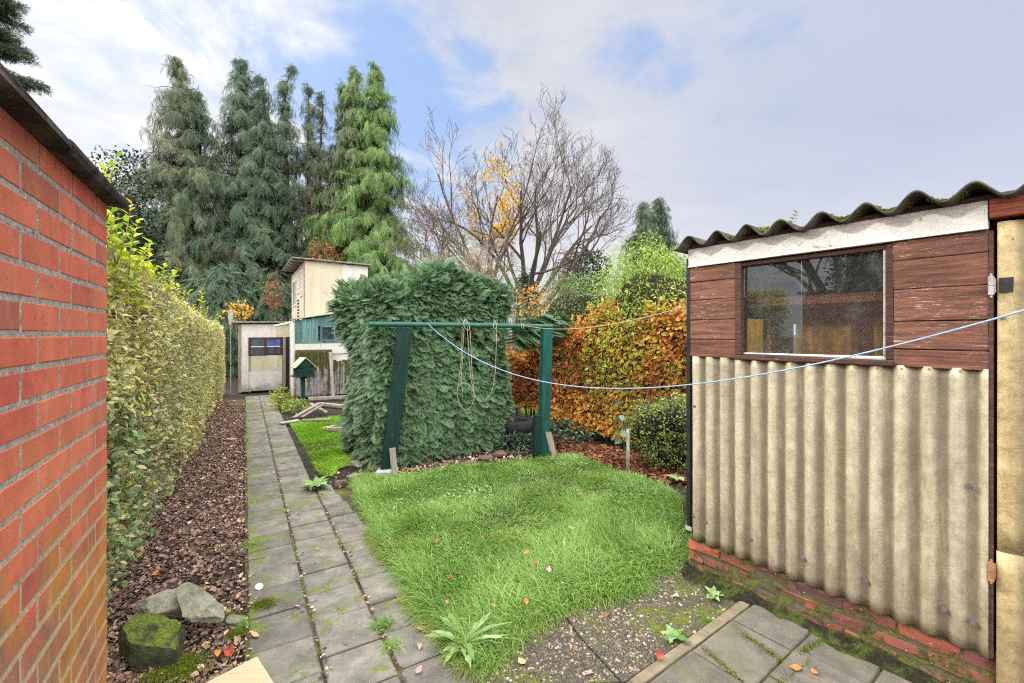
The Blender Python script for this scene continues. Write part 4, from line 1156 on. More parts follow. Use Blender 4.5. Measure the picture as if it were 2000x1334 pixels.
# ------------------------------------------------------------------ tall conifers
def cypress(label, top, width, z_bare, seed, mat, dens=1.0, curl=(0, 0), brk=0.0, mat2=None, lead2=None, wide=.5, sz=.55):
    """drooping-sprayed tall conifer; top = world point of its tip"""
    rg = np.random.default_rng(seed)
    Ht = top[2]
    base = np.array([top[0] - curl[0] * .3, top[1], 0.])
    t = thing('cypress_tree', label, 'tree', base, 0, 'row of tall cypress trees behind the huts')
    trunks = [(base, np.array(top, float), 1.0)]
    if lead2 is not None: trunks.append((base + np.array([.25, .1, 0]), np.array(lead2, float), .8))
    mb = MB(); bm_ = MB()
    P, D, L = [], [], []
    for b0, tp, sc in trunks:
        zz = np.linspace(0, 1, 14)
        ln = b0 + (tp - b0) * zz[:, None]; ln[:, 0] += .08 * np.sin(zz * 9 + seed); 
        ln[-1, 0] += curl[0]; ln[-1, 2] += curl[1]
        mb.tube(ln, .19 * sc * (1 - zz) ** .8 + .012, 7)
        nb = int(400 * dens * sc)
        for i in range(nb):
            f = z_bare + (1 - z_bare) * rg.random() ** .85; f = min(f + .010 * math.sin(f * 95 + seed), .995)
            prof = (1 - f) ** .72 * (1 + wide * (1 - f)) + .04
            prof *= .72 + .45 * math.sin(f * 31 + seed) * .3 + rg.uniform(-.38, .42)
            if rg.random() < brk: continue
            R = width * prof * sc
            az = rg.uniform(0, 2 * PI)
            o = np.array([math.cos(az), math.sin(az), 0])
            p0 = np.array([np.interp(f, zz, ln[:, k]) for k in range(3)])
            nn = max(3, int(R / .17))
            s = np.linspace(.22, 1, nn) ** .85
            arc = p0 + o * (R * s)[:, None] + UP * (R * (.28 * s - .52 * s ** 2))[:, None]
            if i % 3 == 0: bm_.tube(np.concatenate([[p0], arc]), np.linspace(.028, .006, nn + 1), 3, caps=False)
            for q in range(nn):
                for c in range(4):
                    P.append(arc[q] + rg.normal(0, .07, 3)); D.append(o * .45 - UP * (.55 + .35 * s[q]) + rg.normal(0, .38, 3)); L.append(sz * .92 * rg.uniform(.5, 1.15) * (.6 + .4 * min(1, R)))
        # hanging tip
        for q in range(16):
            P.append(ln[-1] + rg.normal(0, .05, 3) - UP * q * .06); a = rg.uniform(0, 6.28); D.append(np.array([math.cos(a) * .5 + curl[0], math.sin(a) * .5, -.5 + .5 * (q < 4)])); L.append(.34)
    P = np.array(P); D = nrm(np.array(D)); L = np.array(L)
    outn = nrm(P - base - UP * P[:, 2:3] * 1.0)
    if mat2 is not None:
        k = fnoise(P, .55, seed) + .25 * rg.normal(size=len(P)) > .28
        scatter('crown', FROND_LO, P[k], D[k], outn[k] + UP * .5 + rv(k.sum()) * .3, L[k], mat2, t)
        P, D, L, outn = P[~k], D[~k], L[~k], outn[~k]
    scatter('crown', FROND_LO, P, D, outn + UP * .5 + rv(len(P)) * .3, L, mat, t)
    mb.build('trunk', MT['bark_dark'], t, True, True)
    bm_.build('limbs', MT['bark_dark'], t, True)
    return t

cypress('leftmost tall cypress with brownish olive sprays and a curled tip', dp(352, 108, 19), 3.0, .12, 1, MT['cyp_olive'], .95, (-.18, -.1), .12, MT['cyp_blue'], dp(392, 172, 19.6))
cypress('blue green double topped cypress, tallest dense one left of centre in the row', dp(474, 116, 20.5), 3.1, .16, 2, MT['cyp_blue'], 1.1, (-.1, 0), .05, None, dp(521, 150, 20.8), .35)
cypress('slender thin cypress with bare trunk showing and a nodding tip', dp(560, 124, 21.5), 2.0, .2, 3, MT['cyp_blue'], .8, (.4, -.12), .32, MT['cyp_olive'], None, .3, .5)
cypress('sparse browning cypress with see through crown next to the dense green pair', dp(604, 165, 22), 2.1, .22, 4, MT['cyp_brown'], .74, (-.15, .05), .32, MT['cyp_blue'], dp(632, 180, 22.4), .3, .48)
cypress('yellow green cypress with a ragged top, just left of the tallest green one', dp(692, 130, 20.5), 2.5, .12, 5, MT['cyp_lime'], 1.1, (-.1, 0), .03, MT['cyp_olive'], dp(668, 160, 20.9), .45)
cypress('tallest dense yellow green cypress at the right end of the row', dp(733, 122, 20), 2.7, .10, 6, MT['cyp_lime'], 1.25, (-.14, 0), .03, None, None, .45)

def small_conifer():
    t = cypress('twin topped grey green conifer standing alone above the bright shrub', dp(1262, 397, 20), 2.3, .2, 8, MT['cyp_blue'], 1.0, (-.08, 0), .1, MT['cyp_olive'], dp(1294, 388, 20.2), .5, .5)
    t.name = 'conifer_tree'; del t['group']
small_conifer()

def spruce():
    t = thing('spruce_tree', 'spruce reaching in from the left above the brick wall coping', 'tree', (-14.6, 11.5, 0))
    rg = np.random.default_rng(5)
    mb = MB(); mb.tube([(-14.6, 11.5, 0), (-14.6, 11.5, 7), (-14.6, 11.5, 15)], np.array([.25, .18, .02]), 8); mb.build('trunk', MT['bark_dark'], t, True, True)
    lm = MB(); P, D = [], []
    for i in range(210):
        z = rg.uniform(8.2, 14.2); R = 2.3 * (1 - (z - 7.6) / 8.5) * rg.uniform(.6, 1.1) + .2
        R *= .68; az = rg.uniform(-1.9, 1.2); o = np.array([math.cos(az), math.sin(az), 0]); p0 = np.array([-14.6, 11.5, z])
        s = np.linspace(0, 1, 8); arc = p0 + o * (R * s)[:, None] + UP * (R * (.05 * s - .2 * s ** 2 + .12 * s ** 4))[:, None]
        lm.tube(arc, np.linspace(.03, .006, 8), 4, caps=False)
        sd = np.array([-o[1], o[0], 0])
        for q in range(2, 8):
            for sg in (-1, 1):
                b = arc[q]; dd = nrm(o * .8 + sd * sg * .7 - UP * .15); ll = R * .34 * (1.15 - s[q] * .6)
                for k in np.linspace(0, 1, 9): P.append(b + dd * ll * k); D.append(dd)
            for k in np.linspace(0, 1, 4): P.append(arc[q] + (arc[q] - arc[q - 1]) * k); D.append(o)
    P = np.repeat(np.array(P), 13, 0); D = np.repeat(np.array(D), 13, 0)
    n = len(P)
    scatter('crown', kite_tpl(.12, .0), P + rv(n) * .05, D * .8 + rv(n), rv(n), rg.uniform(.07, .13, n), MT['spruce'], t)
    lm.build('limbs', MT['bark_dark'], t, True)
spruce()

# ------------------------------------------------------------------ bare deciduous trees
def bare_tree(name, label, base, target, spread, seed, r0, levels, mat, fork=.12, nlimb=7, leaves=None, up=.35, twig=None, spans=(.35, 1.0), kids=(4, 6), wob=.1, group=None, crook=1.0, leafp=0, rfloor=.004):
    """recursive branching: limbs rise from a low fork towards points on a dome, each sheds side branches"""
    rg = np.random.default_rng(seed)
    base = np.array(base, float); target = np.array(target, float)
    Ht = target[2] - base[2]
    t = thing(name, label, 'tree', base, 0, group)
    trunk, limbs, twigs = MB(), MB(), MB()
    lp = []
    fk = base + (target - base) * fork
    trunk.tube([base, base + (fk - base) * .5 + rg.normal(0, .04, 3), fk, fk + (target - base) * .04], np.array([r0 * 1.35, r0 * 1.05, r0, r0 * .8]), 9)
    def grow(p, d, L, r, lev):
        n = max(4, int(5 + lev))
        pts = [p]; dd = d.copy(); st = L / (n - 1)
        for i in range(n - 1):
            dd = nrm(dd + rg.normal(0, wob * crook, 3) + UP * up * .12)
            pts.append(pts[-1] + dd * st)
        pts = np.array(pts)
        rad = np.linspace(r, max(r * .35, rfloor * .7), n)
        (limbs if lev >= levels - 1 else twigs).tube(pts, rad, 6 if lev >= levels - 1 else (4 if lev > 1 else 3), caps=False)
        if lev <= 2 and leafp: lp.append(pts[1:])
        if lev <= 0: return
        k = rg.integers(kids[0], kids[1] + 1)
        if lev == 1: k = int(k * .8)
        for j in range(k):
            f = spans[0] + (spans[1] - spans[0]) * (j + rg.random()) / k
            f = min(f, .98)
            i = f * (n - 1); i0 = int(i); q = pts[i0] + (pts[min(i0 + 1, n - 1)] - pts[i0]) * (i - i0)
            tan = nrm(pts[min(i0 + 1, n - 1)] - pts[i0])
            side = nrm(np.cross(tan, rg.normal(size=3)))
            nd = nrm(tan * rg.uniform(.6, 1.0) + side * rg.uniform(.4, .85) + UP * up * .35)
            grow(q, nd, L * rg.uniform(.42, .66) * (1.1 - .35 * f), max(rad[i0] * rg.uniform(.45, .65), rfloor), lev - 1)
    for i in range(nlimb):
        az = 2 * PI * (i + rg.random() * .6) / nlimb
        rr = rg.uniform(.25, 1.0)
        e = target + np.array([math.cos(az) * spread * rr, math.sin(az) * spread * rr * .8, -Ht * (.02 + .40 * rr ** 2)])
        s = base + (target - base) * (fork * rg.uniform(.8, 1.15))
        v = e - s; L = np.linalg.norm(v)
        d0 = nrm(nrm(v) + np.array([math.cos(az), math.sin(az), 0]) * .22)
        grow(s, d0, L * .93, r0 * rg.uniform(.42, .62), levels)
    trunk.build('trunk', mat, t, True, True); limbs.build('limbs', mat, t, True, True); twigs.build('twigs', twig or mat, t, True)
    return t, (np.concatenate(lp) if lp else None)

bt, _ = bare_tree('bare_tree', 'big leafless tree with wide fan of rising branches over the beech hedge', dp(1024, 715, 22), dp(1040, 300, 22), 4.5, 44, .27, 4, MT['bark_bare'], .24, 11, up=.36, kids=(4, 6), wob=.10, rfloor=.0075)
at, lp = bare_tree('autumn_tree', 'half bare tree with gold leaves left along its stem, left of the big leafless tree', dp(955, 715, 20.5), dp(948, 265, 20.5), 2.5, 21, .16, 4, MT['bark_bare'], .3, 7, up=.45, kids=(3, 4), wob=.1, leafp=1, rfloor=.0075)
def gold(t, lp):
    n = len(lp)
    ax = dp(968, 440, 20.5)
    w = np.exp(-((lp[:, 0] - ax[0]) / 1.0) ** 2) * np.clip(1.1 - (lp[:, 2] - 2) / 6.5, 0, 1)
    k = RNG.random(n) < w * .8
    q = np.repeat(lp[k], 5, 0) + RNG.normal(0, .14, (k.sum() * 5, 3))
    leafy('gold_foliage', q, rv(len(q)), RNG.uniform(.08, .15, len(q)), LEAF_W, MT['yellow'], t, .3, 1, .5, .4)
    k = RNG.random(n) < .03
    q = lp[k] + RNG.normal(0, .1, (k.sum(), 3))
    leafy('orange_foliage', q, rv(len(q)), RNG.uniform(.06, .11, len(q)), LEAF_W, MT['orange'], t, .3, 1, .5, .4)
gold(at, lp)
bare_tree('bare_shrub', 'pale crooked leafless shrub rising behind the clipped conifer', (-1.1, 9.3, 0), (-1.05, 9.3, 3.7), 1.0, 13, .05, 3, MT['twig'], .45, 9, up=.3, kids=(5, 7), wob=.22, crook=1.3, rfloor=.004)
bare_tree('bare_shrub', 'grey twisted leafless shrub at the right end of the cypress row', dp(850, 735, 14), dp(852, 395, 14), 1.3, 29, .09, 3, MT['bark_grey'], .4, 7, up=.2, kids=(4, 6), wob=.2, crook=1.2, rfloor=.006)
mound('light_shrub', 'straw green twiggy bush between the twisted shrub and the clipped conifer', 'shrub', (-1.2, 10.5, 2.0), (.95, .6, 2.05), 4200, .05, LANCE, MT['sage'], MT['twig'], 9, .0, .5, .25, 40, core=False, twn=1600)
mound('light_shrub', 'yellow speckled loose bush right of the clipped conifer top', 'shrub', dp(985, 600, 13.5), (.7, .6, 1.5), 2400, .07, LANCE, MT['sage'], MT['twig'], 6, .0, .5, .25, 42, core=False, twn=600)

# ivy-clad lower trunk, distant evergreen, weeping tree
def more_trees():
    b = dp(1030, 600, 20.5); 
    mound('ivy_column', 'dark green ivy column round the foot of the big leafless tree', 'ivy', (b[0], 20.9, 2.6), (.62, .6, 2.0), 5200, .12, LEAF_W, MT['ivy'], MT['bark_dark'], 3, .3, .5, .25, 51)
    mound('orange_shrub', 'orange leaved sapling in front of the dark ivy column', 'shrub', dp(1042, 588, 12), (.46, .4, .52), 200, .085, LEAF_W, MT['orange'], MT['twig_brown'], 6, .3, .5, .55, 52, core=False, twn=120)
    mound('round_evergreen', 'distant round evergreen with gappy crown between the bare tree and the lone conifer', 'tree', dp(1152, 530, 30), (1.15, 1, 1.5), 1700, .24, LEAF, MT['holly'], MT['bark_dark'], 7, .1, .5, .4, 53, core=False)
    t = thing('weeping_tree', 'distant brown weeping tree with hanging leafless twigs', 'tree', dp(1112, 720, 34))
    mb = MB(); tw = MB(); b = np.array(dp(1112, 720, 34)); tp = np.array(dp(1110, 492, 34))
    mb.tube([b, (b + tp) / 2, tp], np.array([.2, .16, .05]), 7)
    for i in range(150):
        az = RNG.uniform(0, 6.28); R = RNG.uniform(.4, 1.9); s = np.linspace(0, 1, 9)
        p0 = b + (tp - b) * RNG.uniform(.6, 1)
        o = np.array([math.cos(az), math.sin(az), 0])
        tw.tube(p0 + o * (R * np.sqrt(s))[:, None] + UP * (.5 * np.sin(s * PI) - RNG.uniform(2, 4.2) * s ** 2)[:, None], np.linspace(.03, .012, 9), 3, caps=False)
    mb.build('trunk', MT['bark_bare'], t, True, True); tw.build('twigs', MT['bark_bare'], t, True)
    # dark evergreen behind the brick wall end
    c = dp(238, 440, 9.0)
    mound('dark_evergreen', 'dark small leaved evergreen behind the hedge, just right of the wall coping', 'tree', (c[0] - .1, c[1], 2.6), (.85, .8, 2.65), 11000, .075, LEAF, MT['holly'], MT['bark_dark'], 6, .1, .4, .28, 55, twn=300)
    # lower growth that closes the view behind the huts
    for i, (px, py, Y, rx, rz, mt, lab) in enumerate((
        (330, 640, 16.5, 1.5, 2.2, 'cyp_olive', 'dark olive conifer thicket behind the left hedge under the leftmost cypress'),
        (425, 610, 17.0, 1.5, 2.6, 'cyp_blue', 'dense dark conifer growth behind the hut with the door'),
        (520, 580, 18.0, 1.3, 2.4, 'cyp_blue', 'dark conifer growth directly left of the pigeon loft'),
        (640, 600, 19.5, 1.9, 2.6, 'cyp_olive', 'olive conifer growth behind the pigeon loft roof'),
        (770, 600, 19.0, 1.9, 2.4, 'cyp_lime', 'green conifer growth below the tallest yellow green cypress'),
        (890, 620, 24.0, 2.2, 2.6, 'cyp_olive', 'distant olive thicket behind the pale crooked shrub'),
    )):
        c = dp(px, py, Y); n = int(2000 * rx)
        t = thing('conifer_thicket', lab, 'shrub', (c[0], c[1], 0), 0, 'conifer thickets below the cypress row')
        q = rv(n); r = RNG.uniform(.6, 1, n) * (1 + .25 * fnoise(q * 3 + i, 2, i, 2))
        P = np.array([c[0], c[1], rz * .72]) + q * np.array([rx, 1.0, rz]) * r[:, None]; k = P[:, 2] > .2; P, q = P[k], q[k]
        scatter('foliage', FROND_LO, P, q * .6 - UP * .6 + rv(len(P)) * .35, q + UP * .4 + rv(len(P)) * .3, RNG.uniform(.3, .55, len(P)), MT[mt], t)
        bm = bmesh.new(); bmesh.ops.create_icosphere(bm, subdivisions=3, radius=1)
        V = np.array([v.co[:] for v in bm.verts]); Fi = np.array([[v.index for v in f.verts] for f in bm.faces]); bm.free()
        V = np.array([c[0], c[1], rz * .72]) + V * np.array([rx, 1.0, rz]) * .68 * (1 + .25 * fnoise(V * 3 + i, 2, i, 2))[:, None]; V[:, 2] = np.maximum(V[:, 2], 0)
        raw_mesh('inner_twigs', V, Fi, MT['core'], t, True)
    mound('rust_shrub', 'rusty brown bush peeping above the pigeon loft roof', 'shrub', dp(632, 500, 17.5), (.62, .5, .6), 420, .09, LEAF_W, MT['rust'], MT['twig_brown'], 6, .2, .5, .6, 61, core=False, twn=260)
    mound('rust_shrub', 'brick red dead bush glimpsed left of the pigeon loft wall', 'shrub', dp(533, 575, 16.6), (.30, .4, .8), 220, .09, LEAF_W, MT['rust'], MT['twig_brown'], 5, .2, .5, .6, 62, core=False, twn=120)
    mound('yellow_shrub', 'golden leaved bush behind the hut beside the grey paddle', 'shrub', dp(468, 608, 15.0), (.42, .4, .36), 170, .085, LEAF_W, MT['yellow'], MT['twig'], 4, .2, .5, .6, 63, core=False, twn=120)
    # trees on the far side of the house plot, mirrored by the shed window
    bare_tree('bare_tree', 'leafless tree beyond the brick outhouse, mirrored in the shed window', (-14, -3.5, 0), (-14, -3.5, 8.5), 3.2, 71, .25, 3, MT['bark_bare'], .25, 9, up=.4, kids=(4, 6), rfloor=.02)
    mound('dark_evergreen', 'dark broad evergreen beyond the brick outhouse, mirrored in the shed window', 'tree', (-12.5, -4.6, 2.6), (2.4, 2.2, 2.9), 7000, .16, LEAF, MT['holly'], MT['bark_dark'], 6, .1, .4, .25, 72)
more_trees()
# ------------------------------------------------------------------ far huts
AV = math.atan2(VD[1], VD[0])          # local x to the right across the path, y away along it

def door_hut():
    o = np.array([*gp(464, 767)[:2], 0])
    o = np.array([-7.41, 12.05, 0.])
    t = thing('door_hut', 'low off white hut with a part glazed plank door at the end of the path', 'hut', o, AV)
    # front between x=0 and x=1.28
    W = 1.27
    m = MB(); m.cbox(0, .075, -.02, .03, 0, 1.86, .004); m.cbox(.285 - .04, .30, -.018, .03, 0, 1.2, .004); m.cbox(1.075, 1.15, -.02, .03, 0, 1.5, .004)
    fr = m.build('frame', MT['grey_wood'], t)
    m = MB(); m.cbox(.076, .30, -.008, .02, .9, 1.86, .003); m.cbox(.30, .92, -.008, .02, 1.50, 1.865, .003); m.cbox(.076, .244, -.03, .0, 0.02, .898, .003); 
    m.build('front_panel', MT['white_panel'], t)
    m = MB(); m.cbox(.922, W, -.009, .02, 1.505, 1.87, .003); m.build('cream_panel', MT['cream'], t)
    m = MB(); m.cbox(0, .02, .031, 2.0, 0, 1.86); m.cbox(W - .02, W, .031, 2.0, 0, 1.88); m.build('side_wall', MT['white_panel'], t)
    m = MB(); m.cbox(.02, W - .02, .3, .33, 0, 1.8); m.build('dark_inside', MT['blackmetal'], t)
    m = MB(); m.cbox(.31, 1.125, -.02, .012, .03, .56, .004); m.cbox(.92, 1.0, -.0225, -.0205, .62, 1.0, .001); door = m.build('door', MT['white_panel'], t)
    m = MB(); m.cbox(.31, 1.125, -.017, .012, .561, 1.0, .003); m.build('door_panel', MT['cream'], door)
    m = MB()
    m.cbox(.30, .355, -.035, .01, 1.0, 1.50, .003); m.cbox(1.075, 1.128, -.035, .01, 1.0, 1.50, .003); m.cbox(.685, .735, -.035, .01, 1.002, 1.458, .003)
    m.cbox(.3555, 1.0745, -.035, .01, 1.46, 1.50, .003); m.cbox(.3555, .6845, -.03, .01, 1.002, 1.02, .003)
    m.build('window_frame', MT['dark_wood'], door)
    m = MB(); m.cbox(.3555, .6845, -.028, -.012, 1.232, 1.256, .002); m.cbox(.7355, 1.0745, -.028, -.012, 1.232, 1.256, .002); m.build('glazing_bar', MT['white_paint'], door)
    m = MB(); m.cbox(.356, .684, -.009, -.004, 1.02, 1.459, .0005); m.build('pane', MT['dark_glass'], door)
    m = MB(); m.cbox(.736, 1.074, -.009, -.004, 1.244, 1.459, .0005); m.build('pane', MT['blue_glass'], door)
    m = MB(); m.cbox(.736, 1.074, -.009, -.004, 1.02, 1.2435, .0005); m.build('pane', MT['dark_glass'], door)
    m = MB(); m.tube([(1.10, -.036, 1.22), (1.10, -.07, 1.22), (1.16, -.075, 1.21)], .008, 6); m.build('handle', MT['rusty'], door)
    m = MB()
    M = Matrix.Translation((0, 0, 1.885)) @ Matrix.Rotation(-.018, 4, 'Y')
    m.cbox(-.16, W + .02, -.12, 2.1, 0, .04, .008, None, M, .004); m.build('roof', MT['felt'], t)
    # black strip painted as the open slot's shade; dark board between the huts
    m = MB(); m.cbox(1.151, W, .0, .02, 0.05, 1.504, .003); m.build('slot_shade', MT['blackmetal'], t)
    m = MB(); m.cbox(W + .001, W + .10, .02, .06, 0, 1.5, .003); m.build('side_board', MT['post_green'], t)
    door.location.x = -.06
door_hut()

def green_hut():
    o = np.array([-5.50, 11.22, 0.])
    t = thing('boarded_hut', 'hut with faded teal boards above pale panels and a single small window', 'hut', o, AV)
    W = 2.4
    rise = .17
    m = MB()
    rg = random.Random(4)
    x = .03
    while x < W:
        w = rg.choice([.16, .19, .22]); x1 = min(x + w - .004, W)
        zt = 1.945 + rise * x
        if x1 > .62 and x < .97:                                    # window gap
            m.cbox(x, x1, -.012, .012, 1.36, 1.42, .002); m.cbox(x, x1, -.012, .012, 1.80, zt, .002)
        else: m.cbox(x, x1, -.012 + rg.uniform(-.003, 0), .012, 1.355, zt, .003)
        x += w
    m.build('boarding', MT['teal_boards'], t)
    m = MB()
    for x0, x1 in ((.03, .62), (.624, 1.22), (1.224, 1.75), (1.754, W)): m.cbox(x0, x1, -.004, .014, 1.08, 1.352, .002)
    m.build('lower_panel', MT['white_panel'], t)
    m = MB(); m.cbox(.03, W, .03, .05, 0, 1.078); m.build('back_panel', MT['white_panel'], t)
    m = MB(); m.cbox(0, .028, 0, 1.15, .0, 1.935, .003); m.build('side_panel', MT['white_panel'], t)
    m = MB(); m.cbox(-.055, -.005, -.03, .02, 0.0, 1.90, .012); m.build('downpipe', MT['white_paint'], t)
    m = MB(); m.tube([(-.03, .0, 1.90), (-.15, .2, 1.86), (-.40, .34, 1.80)], .028, 8); m.build('gutter_pipe', MT['white_paint'], t, smooth=True)
    wn = MB(); wn.cbox(.62, .665, -.03, .03, 1.42, 1.80, .003); wn.cbox(.945, .985, -.03, .03, 1.42, 1.80, .003); wn.cbox(.6655, .9445, -.03, .03, 1.77, 1.80, .003); wn.cbox(.6655, .9445, -.036, .03, 1.42, 1.445, .003)
    w = wn.build('window', MT['teal_boards'], t)
    m = MB(); m.cbox(.666, .944, -.002, .004, 1.446, 1.769, .0005); m.build('pane', MT['dark_glass'], w)
    m = MB()
    M = Matrix.Translation((0, 0, 1.955)) @ Matrix.Rotation(-math.atan(rise), 4, 'Y')
    m.cbox(-.06, 1.55, -.10, .55, 0, .022, .005, None, M, .003); m.build('roof', MT['felt'], t)
green_hut()

def loft():
    o = np.array([-5.42, 11.62, 0.])
    t = thing('pigeon_loft', 'tall yellowed cream loft with a mono pitch roof standing above the teal boarded hut', 'shed', o, AV)
    W, D = 1.62, 3.55
    zf = 3.52
    m = MB(); m.cbox(0.012, .93, 0, .02, 1.6, zf, .003); m.build('front_panel', MT['cream'], t)
    m = MB(); m.cbox(.934, W, .002, .022, 1.6, zf - .03, .003); m.build('white_panel', MT['white_panel'], t)
    m = MB(); m.cbox(-.012, .011, -.012, .03, 1.6, zf, .003); m.build('corner_strip', MT['rusty'], t)
    m = MB(); m.cbox(-.006, .014, .031, D, 1.3, zf - .02, .003); m.build('side_wall', MT['cream'], t)
    m = MB(); m.cbox(.02, W, D, D + .02, 1.3, zf); m.cbox(W - .02, W, .03, D, 1.3, zf - .1); m.cbox(.05, W - .05, .1, D - .1, 0, 1.6); m.build('back_wall', MT['cream'], t)
    for y0, y1, z0, z1 in ((.35, .95, 2.62, 3.32), (1.25, 1.6, 2.75, 3.3), (1.95, 3.05, 2.45, 3.25)):
        m = MB(); m.cbox(-.03, -.008, y0, y1, z0, z0 + .05); m.cbox(-.03, -.008, y0, y1, z1 - .05, z1); m.cbox(-.03, -.008, y0, y0 + .06, z0 + .051, z1 - .051); m.cbox(-.03, -.008, y1 - .06, y1, z0 + .051, z1 - .051); m.cbox(-.029, -.008, (y0 + y1) / 2 - .03, (y0 + y1) / 2 + .03, z0 + .051, z1 - .051)
        w = m.build('window', MT['white_paint'], t)
        m = MB(); m.cbox(-.016, -.012, y0 + .05, y1 - .05, z0 + .05, z1 - .05, .0005); m.build('pane', MT['dark_glass'], w)
    m = MB()
    for k in range(9): m.cbox(-.02, -.008, 1.2, 1.62, 1.82 + k * .09, 1.86 + k * .09, .002)
    m.build('louvre', MT['blackmetal'], t)
    m = MB()
    M = Matrix.Translation((0, 0, zf + .012)) @ Matrix.Rotation(.02, 4, 'Y') @ Matrix.Rotation(.035, 4, 'X')
    m.cbox(-.30, W + .06, -.12, D + .2, 0, .035, .008, None, M, .004); m.build('roof', MT['felt'], t)
    M2 = M @ Matrix.Translation((0, 0, -.03))
    for y in (.02, .7, 1.4, 2.1, 2.8):
        m = MB(); m.cbox(-.28, .0, y, y + .05, -.03, .029, .002, None, M2); m.build('rafter', MT['grey_wood'], t)
loft()

def leaning_sheets():
    # lichen-black corrugated sheets against the teal hut
    for i, (px0, py0, w, h, lean, mt, lab, pitch) in enumerate((
        (578, 778, .86, 1.20, -.10, 'mossy_sheet', 'big corrugated sheet blackened by lichen leaning on the teal hut behind the bird house', .15),
    )):
        p = np.array([*gp(px0, py0)[:2], 0]) + UD * .0
        t = thing('corrugated_sheet', lab, 'sheet', p, AV)
        m = MB(); corrugated(m, 0, w, 0, h, pitch, .045, .007, 0, 14, 14, 0, .03, .01)
        o = m.build('sheet', MT[mt], t, smooth=True); o.rotation_euler.x = lean
    p = np.array([*gp(650, 770)[:2], 0])
    t = thing('paling_panel', 'dark weathered paling panel at the right of the corrugated sheet', 'fence', p - UD * .10, AV)
    m = MB()
    for k in range(9): m.cbox(k * .075, k * .075 + .068, -.01, .01, 0, .90 + RNG.uniform(-.02, .02), .003)
    m.build('palings', MT['mossy_sheet'], t)
    m = MB(); m.cbox(0, .68, .011, .04, .2, .25); m.cbox(0, .68, .011, .04, .8, .85); m.build('rail', MT['dark_wood'], t)
    p = np.array([*gp(648, 778)[:2], 0])
    m = MB(); m.cbox(0, .07, -.03, .03, 0, 1.15, .005, None, Matrix.Rotation(-.05, 4, 'Y') @ Matrix.Rotation(-.08, 4, 'X'))
    t = m.build('wooden_stake', MT['grey_wood']); t.location = p; t.rotation_euler.z = AV
    tag(t, 'mossy wooden stake at the right edge of the corrugated sheet', 'stake')
    p = np.array([*gp(657, 763)[:2], 0]) 
    m = MB(); m.cbox(0, .24, -.012, .012, 0, .56, .003, None, Matrix.Rotation(.10, 4, 'Y') @ Matrix.Rotation(-.22, 4, 'X'))
    t = m.build('grey_board', MT['grey_board']); t.location = p - UD * .1; t.rotation_euler.z = AV
    tag(t, 'short pale board leaning against the dark palings', 'board')
    # grey fence left of the huts and the paddle on a pole
    p = np.array([-7.72, 12.0, 0])
    t = thing('fence_panel', 'grey fence panel between the privet hedge end and the door hut', 'fence', p, AV)
    m = MB()
    for k in range(5): m.cbox(-.6 + k * .12, -.6 + k * .12 + .115, 0, .02, 0, 1.5 + RNG.uniform(-.01, .01), .003)
    m.build('palings', MT['grey_wood'], t); m = MB(); m.cbox(-.6, 0, .021, .05, .4, .46); m.cbox(-.6, 0, .021, .05, 1.2, 1.26); m.build('rail', MT['dark_wood'], t)
    c = dp(450.5, 622, 11.9)
    t = thing('grey_paddle', 'grey oval paddle on a thin pole above the hedge beside the door hut', 'paddle', (c[0], c[1], 0), AV - .9)
    m = MB(); m.tube([(0, 0, 0), (0, 0, c[2] - .1)], .011, 6); m.build('pole', MT['grey_board'], t)
    m = MB(); an = np.linspace(0, 2 * PI, 21)[:-1]
    V = np.array([(.085 * math.cos(a), -.008, c[2] + .21 * math.sin(a) + .04) for a in an] + [(.085 * math.cos(a), .008, c[2] + .21 * math.sin(a) + .04) for a in an])
    m.add(V, [list(range(20)), list(range(20, 40))[::-1]] + [[i, i + 20, (i + 1) % 20 + 20, (i + 1) % 20] for i in range(20)]); m.build('blade', MT['grey_board'], t)
leaning_sheets()

def bird_house():
    b = gp(592, 797); b[2] = 0
    t = thing('bird_house', 'dark green wooden bird house with a pale pitched roof on a green post', 'bird house', b, AV + .25)
    z0 = .70
    m = MB(); m.cbox(-.03, .03, -.03, .03, 0, z0 - .02, .005); m.build('post', MT['post_bright'], t)
    m = MB(); m.cbox(-.20, .20, -.17, .17, z0 - .02, z0 + .01, .004); m.cbox(-.06, .06, -.06, .06, z0 - .06, z0 - .021, .004); m.build('tray', MT['post_green'], t)
    m = MB()
    for k in range(4): m.cbox(-.16, .16, -.12 - .002 * k, .12, z0 + .011 + k * .05, z0 + .058 + k * .05, .004)
    V = [(-.16, -.12, z0 + .215), (.16, -.12, z0 + .215), (0, -.12, z0 + .37), (-.16, .12, z0 + .215), (.16, .12, z0 + .215), (0, .12, z0 + .37)]
    m.add(V, [[0, 1, 2], [5, 4, 3], [0, 3, 4, 1], [1, 4, 5, 2], [2, 5, 3, 0]])
    m.build('house', MT['post_green'], t)
    m = MB(); m.tube([(0, -.122, z0 + .2), (0, -.130, z0 + .2)], .028, 14); m.build('entrance', MT['blackmetal'], t)
    m = MB()
    for s in (-1, 1):
        M = Matrix.Translation((0, 0, z0 + .385)) @ Matrix.Rotation(s * .78, 4, 'Y')
        m.cbox(*( (0.0, .30) if s > 0 else (-.30, -.0)), -.16, .16, -.004, .014, .003, None, M)
    m.build('roof', MT['rail_green'], t)
m_ = N('pale_green_wood'); p_ = m_.obj()
MT['rail_green'] = m_.done(m_.surf(m_.ramp(m_.noise(8, 5, .7, .3, m_.map(p_, (8, 1, 1))), [(.3, C(110, 128, 96)), (.7, C(176, 182, 148))]), .8))
bird_house()

